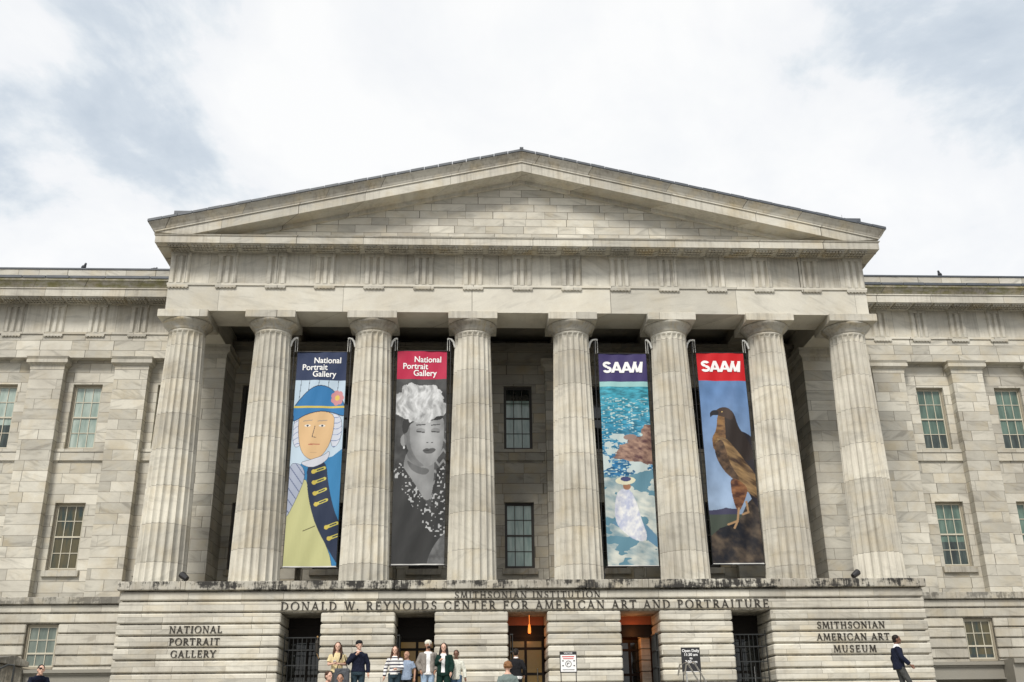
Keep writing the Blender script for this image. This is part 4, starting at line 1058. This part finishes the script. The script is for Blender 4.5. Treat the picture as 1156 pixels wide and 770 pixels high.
# ------------------------------------------------------------ people
SKIN = {'fair': plain('fair_skin', (.58, .36, .27), .55, var=.06), 'tan': plain('tan_skin', (.38, .21, .14), .55, var=.06), 'brown': plain('brown_skin', (.16, .075, .045), .5, var=.06)}
def cl(name, col, rough=.85):
    m = plain(name, col, rough, spec=.2, var=.3, vs=5); t = m.node_tree
    tcn = t.nodes.new('ShaderNodeTexCoord'); f = noise(t, vmath(t, 'MULTIPLY', tcn.outputs['Object'], (9, 9, 5)).outputs[0], 1.2, 3, .5, dist=1.2)
    bp = t.nodes.new('ShaderNodeBump'); bp.inputs['Strength'].default_value = .8; bp.inputs['Distance'].default_value = .06
    t.links.new(f, bp.inputs['Height']); t.links.new(bp.outputs[0], t.nodes['Principled BSDF'].inputs['Normal']); return m
HAIR = {'dark': cl('dark_hair', (.014, .010, .008), .5), 'brown': cl('brown_hair', (.055, .025, .014), .5), 'blond': cl('sandy_hair', (.22, .11, .05), .55), 'grey': cl('grey_hair', (.2, .19, .18), .6)}
def stripes(name, a, b, f):
    m, t, p = newmat(name); tcn = t.nodes.new('ShaderNodeTexCoord'); s = t.nodes.new('ShaderNodeSeparateXYZ'); t.links.new(tcn.outputs['Object'], s.inputs[0])
    k = math_n(t, 'LESS_THAN', math_n(t, 'FRACT', math_n(t, 'MULTIPLY', s.outputs[2], f)), .38)
    t.links.new(mixc(t, k, a, b), p.inputs['Base Color']); p.inputs['Roughness'].default_value = .9; return m
def remesh(bm, vox, mat, name, parent, M4, sm=True):
    bmesh.ops.recalc_face_normals(bm, faces=bm.faces)
    me = bpy.data.meshes.new('t'); bm.to_mesh(me); bm.free(); o = bpy.data.objects.new('t', me); COL.objects.link(o)
    md = o.modifiers.new('r', 'REMESH'); md.mode = 'VOXEL'; md.voxel_size = vox
    s = o.modifiers.new('s', 'SMOOTH'); s.iterations = 3; s.factor = .5
    bpy.context.view_layer.update()
    m2 = bpy.data.meshes.new_from_object(o.evaluated_get(bpy.context.evaluated_depsgraph_get())); bpy.data.objects.remove(o)
    m2.transform(M4); m2.materials.clear(); m2.materials.append(mat)
    for p in m2.polygons: p.use_smooth = sm; p.material_index = 0
    q = bpy.data.objects.new(name, m2); COL.objects.link(q); q.parent = parent; return q
def loft(bm, secs, n=18):
    rings = [[bm.verts.new((x+rx*math.cos(2*math.pi*k/n), y+ry*math.sin(2*math.pi*k/n), z)) for k in range(n)] for x, y, z, rx, ry in secs]
    for a, b in zip(rings, rings[1:]):
        for k in range(n): bm.faces.new((a[k], a[(k+1) % n], b[(k+1) % n], b[k]))
    bm.faces.new(rings[0][::-1]); bm.faces.new(rings[-1])
def hand(bm, w, d, s, curl=.5):
    # palm, four fingers and a thumb leaving the wrist w along direction d
    w = Vector(w); d = Vector(d).normalized(); side = Vector((0, -1, 0)) if abs(d.y) < .8 else Vector((1, 0, 0))
    side = (side-d*side.dot(d)).normalized(); nrm = d.cross(side).normalized()*s
    limb(bm, [w-d*.03, w+d*.03, w+d*.09], [.026, .036, .036], 10, .55)
    for i, L in enumerate((.062, .072, .068, .052)):
        b = w+d*.085+side*(.027-.018*i); m1 = b+d*L*.55-nrm*.012*curl; e = b+d*L*.9-nrm*(.05*curl)
        limb(bm, [b-d*.02, m1, e], [.0105, .010, .0085], 7)
    b = w+d*.03+side*.03; limb(bm, [b-side*.015, b+side*.022+d*.03, b+side*.026+d*.06-nrm*.012], [.013, .012, .010], 7)
def person(label, loc, height, rot, pose, skin='fair', hair=('dark', 'short'), top=None, bottom=None, shoes=None, extra=None, group=None, slim=1.0, top_len=.90, sleeves='long', skirt=False, jacket=None, build=1.0):
    r = empty('person', loc, label, 'person', group or 'people on the entrance steps'); k = height/1.75
    r.rotation_euler.z = rot
    M4 = Matrix.Scale(k, 4)
    P = dict(lean=0, hipz=.94, head=(0, 0), legs={-1: ((-.10, 0, .50), (-.11, .02, .09)), 1: ((.10, 0, .50), (.11, .02, .09))},
             arms={-1: ((-.25, .02, 1.14), (-.25, -.05, .90)), 1: ((.25, .02, 1.14), (.25, -.05, .90))}, toe=0)
    P.update(pose)
    hz = P['hipz']; dz = hz-.94; ln = P['lean']      # lean: forward shift per metre above the hip
    def T(z): return (0, -ln*max(0, z-hz)) # torso centre at height z
    def tz(z): return z+dz
    sh = {s: Vector((s*.168*slim, -ln*(1.375-.94), tz(1.375)-abs(ln)*.12)) for s in (-1, 1)}
    hip = {s: Vector((s*.095, 0, hz)) for s in (-1, 1)}
    def torso(bm, g, z0=.86, z1=1.50, w=1):
        secs = []
        for z, rx, ry in ((.84, .155, .115), (.93, .165, .12), (1.03, .145, .105), (1.12, .14, .105), (1.24, .16, .115), (1.33, .168, .115), (1.38, .150, .100), (1.42, .115, .085), (1.46, .078, .070), (1.50, .058, .062)):
            if z0 <= z <= z1: secs.append((0, -ln*(z-.94), tz(z)-abs(ln)*max(0, z-.94)*.25, (rx*slim*build+g)*w, (ry*build+g)))
        loft(bm, secs)
    el = {s: Vector(P['arms'][s][0])+Vector((0, 0, dz)) for s in (-1, 1)}; wr = {s: Vector(P['arms'][s][1])+Vector((0, 0, dz)) for s in (-1, 1)}
    kn = {s: Vector(P['legs'][s][0]) for s in (-1, 1)}; an = {s: Vector(P['legs'][s][1]) for s in (-1, 1)}
    nk = Vector((0, -ln*.56, tz(1.50)-abs(ln)*.14)); hy, hl = P['head']          # head turn (rad), nod (m forward)
    hc = nk+Vector((0, -.02-hl, .125-hl*.5))
    # body
    bm = bmesh.new(); torso(bm, 0)
    limb(bm, [nk-Vector((0, 0, .06)), nk+Vector((0, 0, .03)), hc-Vector((0, -.01, .05))], [.062, .052, .055], 12)
    rm = Matrix.Rotation(hy, 3, 'Z')
    hb = bmesh.new(); ball(hb, (0, .005, .02), (.076, .096, .098), 18); ball(hb, (0, -.028, -.045), (.056, .062, .062), 14)
    limb(hb, [(0, -.088, .012), (0, -.105, -.022), (0, -.088, -.032)], [.010, .016, .012], 8)
    limb(hb, [(-.022, -.086, -.058), (.022, -.086, -.058)], [.008, .008], 6); ball(hb, (0, -.075, -.09), (.022, .018, .018), 8)
    for s in (-1, 1): ball(hb, (s*.078, .005, -.005), (.012, .022, .032), 8); limb(hb, [(s*.018, -.087, .028), (s*.048, -.075, .026)], [.008, .008], 6)
    for v in hb.verts: v.co = rm @ (v.co*1.06) + hc
    tm = bpy.data.meshes.new('t'); hb.to_mesh(tm); hb.free(); bm.from_mesh(tm); bpy.data.meshes.remove(tm)
    for s in (-1, 1):
        mid = sh[s].lerp(el[s], .5)
        limb(bm, [sh[s]-Vector((s*.05, 0, .01)), sh[s]+Vector((s*.015, 0, -.01)), mid, el[s]], [.05, .052, .044, .036], 12)
        limb(bm, [sh[s].lerp(el[s], .9), el[s], el[s].lerp(wr[s], .35), wr[s]], [.036, .037, .037, .025], 12)
        hd = P.get('hand', {}).get(s) or (wr[s]-el[s]); hand(bm, wr[s], hd, s)
        limb(bm, [hip[s]+Vector((0, 0, .02)), hip[s].lerp(kn[s], .4), kn[s]], [.092, .080, .054], 14)
        limb(bm, [hip[s].lerp(kn[s], .9), kn[s], kn[s].lerp(an[s], .3), an[s]], [.054, .053, .056, .036], 14)
        limb(bm, [an[s]+Vector((0, .04, -.04)), an[s]+Vector((0, -.06, -.045)), an[s]+Vector((0, -.16, -.06))], [.04, .042, .03], 10)
    remesh(bm, .009, SKIN[skin], 'body', r, M4)
    bm = bmesh.new()
    for s in (-1, 1):
        c = rm @ Vector((s*.033, -.088, .010)) + hc; ball(bm, c, (.012, .008, .008), 8)
    for v in bm.verts: v.co *= k
    o = finish('eyes', bm, M['black'], None, True); o.parent = r
    # trousers
    if bottom:
        bm = bmesh.new(); torso(bm, .010, .84, 1.03)
        for s in (-1, 1):
            if skirt: continue
            limb(bm, [hip[s]+Vector((0, 0, .03)), hip[s].lerp(kn[s], .4), kn[s]], [.105, .094, .070], 14)
            limb(bm, [hip[s].lerp(kn[s], .88), kn[s], kn[s].lerp(an[s], .35), an[s]+Vector((0, 0, .0))], [.070, .068, .066, .058], 14)
        remesh(bm, .012, bottom, 'trousers', r, M4)
    bm = bmesh.new()
    for s in (-1, 1): limb(bm, [an[s]+Vector((0, .05, -.04)), an[s]+Vector((0, -.05, -.042)), an[s]+Vector((0, -.17, -.058))], [.046, .048, .034], 12)
    remesh(bm, .012, shoes or M['black'], 'shoes', r, M4)
    def upper(g, z0, sl, mat, name, openf=False):
        bm = bmesh.new(); torso(bm, g, z0, 1.47)
        for s in (-1, 1):
            mid = sh[s].lerp(el[s], .5)
            if sl == 'long': 
                limb(bm, [sh[s]-Vector((s*.06, 0, .015)), sh[s]+Vector((s*.012, 0, -.01)), mid, el[s]], [.055+g, .055+g, .05+g, .045+g], 14)
                limb(bm, [sh[s].lerp(el[s], .88), el[s], el[s].lerp(wr[s], .4), el[s].lerp(wr[s], .95)], [.042+g, .045+g, .042+g, .036+g], 14)
            else: limb(bm, [sh[s]-Vector((s*.06, 0, .015)), sh[s]+Vector((s*.012, 0, -.01)), mid, sh[s].lerp(el[s], .72)], [.053+g, .055+g, .054+g, .056+g], 14)
        if openf:   # unbuttoned: cut the front away
            for v in bm.verts: pass
        return remesh(bm, .011, mat, name, r, M4)
    if top: upper(.018, .84 if top_len < .9 else .93, 'short' if sleeves == 'short' else 'long', top, 'shirt')
    if jacket:
        bm = bmesh.new()
        # jacket as two panels (left, right) and a back so the shirt shows down the front
        g = .036
        for s in (-1, 1):
            secs = []
            for z, rx, ry in ((jacket[1], .155, .115), (.93, .165, .12), (1.03, .15, .11), (1.24, .16, .115), (1.34, .172, .115), (1.40, .165, .095)):
                if z < jacket[1]: continue
                secs.append((s*.085, -ln*(z-.94)+.012, tz(z), rx*.5+g, ry+g))
            secs.sort(key=lambda q: q[2]); loft(bm, [(q[0]+s*.012, q[1], q[2], q[3]-.012, q[4]) for q in secs])
            mid = sh[s].lerp(el[s], .5)
            limb(bm, [sh[s]-Vector((s*.06, 0, .015)), sh[s]+Vector((s*.012, 0, -.01)), mid, el[s]], [.085, .088, .078, .07], 14)
            limb(bm, [sh[s].lerp(el[s], .88), el[s], el[s].lerp(wr[s], .4), el[s].lerp(wr[s], .95)], [.068, .07, .066, .058], 14)
        remesh(bm, .012, jacket[0], 'jacket', r, M4)
    # hair
    hm, hs = HAIR[hair[0]], hair[1]
    bm = bmesh.new()
    def hp(*a): return tuple(rm @ Vector(a) + hc)
    if hs == 'bald':
        for s in (-1, 1): limb(bm, [hp(s*.07, .01, -.01), hp(s*.062, .06, -.02), hp(0, .092, -.02)], [.014, .02, .02], 8)
    else:
        hb = bmesh.new(); ball(hb, (0, .022, .038), (.085, .096, .092), 18)
        if hs == 'short': ball(hb, (0, .045, -.01), (.078, .065, .07), 12)
        if hs == 'curly':
            for i in range(46):
                a, b_ = random.uniform(0, 6.28), random.uniform(-.4, 1.5); ball(hb, (.085*math.cos(a)*math.cos(b_), .03+.09*math.sin(a)*math.cos(b_)+.0, .03+.09*math.sin(b_)), (.03, .03, .03), 8)
        if hs == 'long':
            for s in (-1, 1): limb(hb, [(s*.06, .01, .05), (s*.083, .02, -.05), (s*.095, .0, -.16), (s*.085, -.045, -.27), (s*.08, -.06, -.34)], [.04, .038, .042, .04, .02], 10)
            limb(hb, [(0, .06, .03), (0, .09, -.08), (0, .095, -.2), (0, .10, -.32)], [.08, .08, .085, .05], 12)
        if hs == 'tied': ball(hb, (0, .10, .0), (.035, .045, .045), 10); ball(hb, (0, .045, -.01), (.078, .06, .065), 12)
        for v in hb.verts: v.co = rm @ (v.co*1.06) + hc
        tm = bpy.data.meshes.new('t'); hb.to_mesh(tm); hb.free(); bm.from_mesh(tm); bpy.data.meshes.remove(tm)
    remesh(bm, .009, hm, 'hair', r, M4)
    if extra:
        for e in extra:
            if e[0] == 'hat':
                bm = bmesh.new(); hb = bmesh.new(); ball(hb, (0, .012, .062), (.094, .108, .078), 18)
                if e[2] == 'cap': limb(hb, [(0, -.06, .058), (0, -.13, .048), (0, -.165, .038)], [.082, .075, .05], 14, .16)
                if e[2] == 'brim': limb(hb, [(0, 0, .045), (0, 0, .055)], [.15, .15], 20)
                if e[2] == 'beanie': ball(hb, (0, .02, .04), (.094, .106, .05), 14)
                for v in hb.verts: v.co = rm @ (v.co*1.06) + hc
                remesh(hb, .009, e[1], 'hat', r, M4)
            if e[0] == 'mask':
                hb = bmesh.new(); ball(hb, (0, -.055, -.052), (.05, .05, .048), 12)
                for v in hb.verts: v.co = rm @ (v.co*1.06) + hc
                remesh(hb, .008, e[1], 'beard', r, M4)
            if e[0] == 'skirt':
                bm = bmesh.new(); loft(bm, [(0, 0, .25, .24, .20), (0, 0, .6, .20, .16), (0, 0, .9, .17, .135), (0, 0, 1.02, .155, .12)], 20); remesh(bm, .012, e[1], 'skirt', r, M4)
            if e[0] == 'coat':
                hb = bmesh.new()
                for s in (-1, 1): loft(hb, [(s*.115, .03, .22, .105, .15), (s*.115, .025, .6, .10, .14), (s*.11, .02, .95, .09, .13), (s*.105, .01, 1.2, .085, .13), (s*.10, .01, 1.38, .08, .12)], 16)
                remesh(hb, .012, e[1], 'long_coat', r, M4)
            if e[0] == 'hem':
                bm = bmesh.new(); torso(bm, .022, .84, .93); remesh(bm, .012, e[1], 'shirt_hem', r, M4)
            if e[0] == 'collar':
                bm = bmesh.new(); limb(bm, [nk-Vector((0, 0, .06)), nk+Vector((0, 0, .005))], [.082, .070], 12); remesh(bm, .010, e[1], 'collar', r, M4)
    return r
navy = cl('navy_cloth', (.008, .011, .026)); white = cl('white_cloth', (.72, .72, .72)); denim = cl('blue_denim', (.08, .13, .20)); ldenim = cl('light_denim', (.30, .40, .52)); blackc = cl('black_cloth', (.012, .012, .014))
cream = cl('cream_cloth', (.66, .64, .55)); yellow = cl('pale_yellow_cloth', (.62, .52, .30)); greyc = cl('taupe_cloth', (.22, .20, .18)); lblue = cl('light_blue_cloth', (.24, .30, .40)); green = cl('bottle_green_cloth', (.006, .026, .020))
teal = cl('dark_teal_denim', (.028, .05, .065)); charc = cl('charcoal_cloth', (.06, .062, .06)); offw = cl('off_white_cloth', (.62, .62, .55))
strp = stripes('striped_knit', (.72, .72, .70), (.03, .03, .06), 11)
L = LZ
A_chin = {-1: ((-.30, -.04, 1.15), (-.06, -.17, 1.38)), 1: ((.26, .02, 1.14), (.27, -.05, .90))}
A_phone = {-1: ((-.24, -.02, 1.15), (-.10, -.24, 1.16)), 1: ((.24, -.02, 1.15), (.06, -.24, 1.15))}
A_pock = {-1: ((-.28, .05, 1.14), (-.20, -.06, .95)), 1: ((.28, .05, 1.14), (.20, -.06, .95))}
person('long haired woman in a pale yellow shirt and dark skirt looking at her phone', (-5.90, -12, L), 1.72, .15, dict(arms=A_phone, head=(-.1, .01)), 'fair', ('brown', 'long'), yellow, blackc, sleeves='short', extra=[('skirt', charc)])
person('man in a dark navy jacket and cap, one hand raised to his chin', (-5.32, -12, L), 1.75, .1, dict(arms=A_chin, head=(.25, 0)), 'fair', ('dark', 'short'), navy, teal, extra=[('hat', blackc, 'beanie'), ('collar', white)], build=1.12)
person('woman in a black and white striped sweater and jeans at the left of the group', (-4.33, -12, L), 1.60, -.1, dict(arms={-1: ((-.27, .02, 1.14), (-.30, -.05, .88)), 1: ((.25, -.02, 1.13), (.08, -.22, 1.08))}), 'fair', ('brown', 'long'), strp, teal)
person('balding older man in a light blue short sleeved shirt', (-4.0, -12.0, L), 1.47, -.35, dict(arms={-1: ((-.25, .02, 1.14), (-.22, -.08, .92)), 1: ((.27, .04, 1.14), (.28, -.02, .88))}, head=(-.3, .02)), 'tan', ('dark', 'bald'), lblue, blackc, sleeves='short', build=1.1, top_len=.8)
person('bearded man in a pale cap, white T-shirt and open taupe overshirt', (-3.43, -12, L), 1.74, .1, dict(arms=A_pock, head=(.2, 0)), 'tan', ('brown', 'short'), white, ldenim, jacket=(greyc, .90), extra=[('hat', cream, 'cap'), ('mask', HAIR['dark'])], top_len=.8)
person('woman with long black hair in a long bottle green coat', (-3.0, -12, L), 1.67, -.12, dict(arms={-1: ((-.25, .0, 1.15), (-.07, -.2, 1.26)), 1: ((.25, .02, 1.14), (.22, -.06, .93))}), 'fair', ('dark', 'long'), white, green, jacket=(green, .86), extra=[('coat', green)])
person('young person in a cream sweatshirt and light jeans beside the woman in the green coat', (-2.66, -11.8, L), 1.50, -.1, dict(arms={-1: ((-.25, .02, 1.14), (-.24, -.05, .92)), 1: ((.26, .02, 1.14), (.30, -.04, .88))}), 'brown', ('dark', 'short'), offw, denim, top_len=.8)
person('person in a black sweater with a white shirt hem walking into the centre doorway', (-.95, -10.6, L), 1.62, 3.05, dict(arms={-1: ((-.26, .04, 1.14), (-.24, -.16, .98)), 1: ((.26, -.02, 1.14), (.30, -.12, .98))}), 'tan', ('dark', 'tied'), blackc, blackc, extra=[('hem', white), ('collar', white)], build=1.08, top_len=.95)
plaid = cl('grey_green_plaid', (.16, .20, .19))
person('curly haired blond person in a grey green checked jacket seen from behind', (-1.37, -14.98, L-.80), 1.75, 3.2, dict(), 'fair', ('blond', 'curly'), plaid, denim, build=1.22)
person('man in a navy blazer and grey trousers walking to the right', (9.68, -12, L), 1.80, 1.25, dict(lean=.0, head=(.05, .01), legs={-1: ((-.09, -.20, .52), (-.09, -.30, .12)), 1: ((.09, -.04, .49), (.09, .32, .17))}, arms={-1: ((-.24, -.08, 1.14), (-.24, -.26, .95)), 1: ((.25, .12, 1.15), (.26, .06, .90))}), 'brown', ('dark', 'short'), white, charc, jacket=(navy, .84), extra=[('collar', white)])
sit_legs = {-1: ((-.14, -.42, .52), (-.13, -.46, .12)), 1: ((.14, -.42, .52), (.13, -.46, .12))}
def sitting(label, x, y, h, rot, arms, skin, hair, top, bottom, lean=.25, nod=.03, seat=L, sl='short', turn=0, extra=None):
    k = h/1.75
    return person(label, (x, y, seat-.42*k), h, rot, dict(hipz=.52, lean=lean, head=(turn, nod), legs=sit_legs, arms=arms), skin, hair, top, bottom, sleeves=sl, group='people on the entrance steps', extra=extra)
sitting('seated person in a navy T-shirt, hand at the mouth, below the woman in yellow', -6.02, -13.0, 1.78, .35, {-1: ((-.26, -.22, 1.12), (-.16, -.34, .98)), 1: ((.24, -.30, 1.16), (.06, -.26, 1.34))}, 'fair', ('brown', 'short'), navy, denim, turn=.5, lean=.2)
sitting('seated dark haired person in an orange shirt below the man in the navy jacket', -5.62, -13.3, 1.66, 0, {-1: ((-.24, -.20, 1.12), (-.14, -.38, .98)), 1: ((.24, -.20, 1.12), (.14, -.38, .98))}, 'tan', ('dark', 'short'), cl('orange_cloth', (.6, .16, .06)), denim, lean=.3, nod=.05)
sitting('seated man in a navy T-shirt bending over a phone beside the stone pier', -13.62, -12.6, 1.80, .5, {-1: ((-.24, -.30, 1.08), (-.06, -.48, 1.10)), 1: ((.24, -.34, 1.08), (.04, -.50, 1.12))}, 'fair', ('dark', 'short'), navy, cl('red_cloth', (.45, .05, .03)), lean=.55, nod=.07, seat=L+.30)
# bag of the woman in yellow and two phones
r = empty('shoulder_bag', (-5.72, -12.22, -4.1), 'large dark grey shoulder bag beside the woman in the yellow shirt', 'bag')
bm = bmesh.new(); cbox(bm, -5.92, -5.52, -12.36, -12.22, -4.28, -3.86, .03); finish('bag_body', bm, cl('grey_leather', (.075, .08, .09), .5), r)
bm = bmesh.new(); limb(bm, [(-5.86, -12.29, -3.87), (-5.80, -12.24, -3.60), (-5.74, -12.16, -3.42), (-5.66, -12.24, -3.60), (-5.58, -12.29, -3.87)], [.012]*5, 6); finish('strap', bm, blackc, r)
for (x, y, z, who) in ((-5.93, -12.27, -3.70, 'white phone held by the woman in the yellow shirt'), (-13.40, -13.03, -3.87, 'dark phone held by the seated man beside the stone pier')):
    bm = bmesh.new(); cbox(bm, -.04, .04, -.006, .006, -.075, .075, .003); o = finish('phone', bm, white if 'white' in who else M['black'], None, False, (x, y, z)); o.rotation_euler.x = .9; tag(o, who, 'phone')

S.render.resolution_x = 1024; S.render.resolution_y = 682
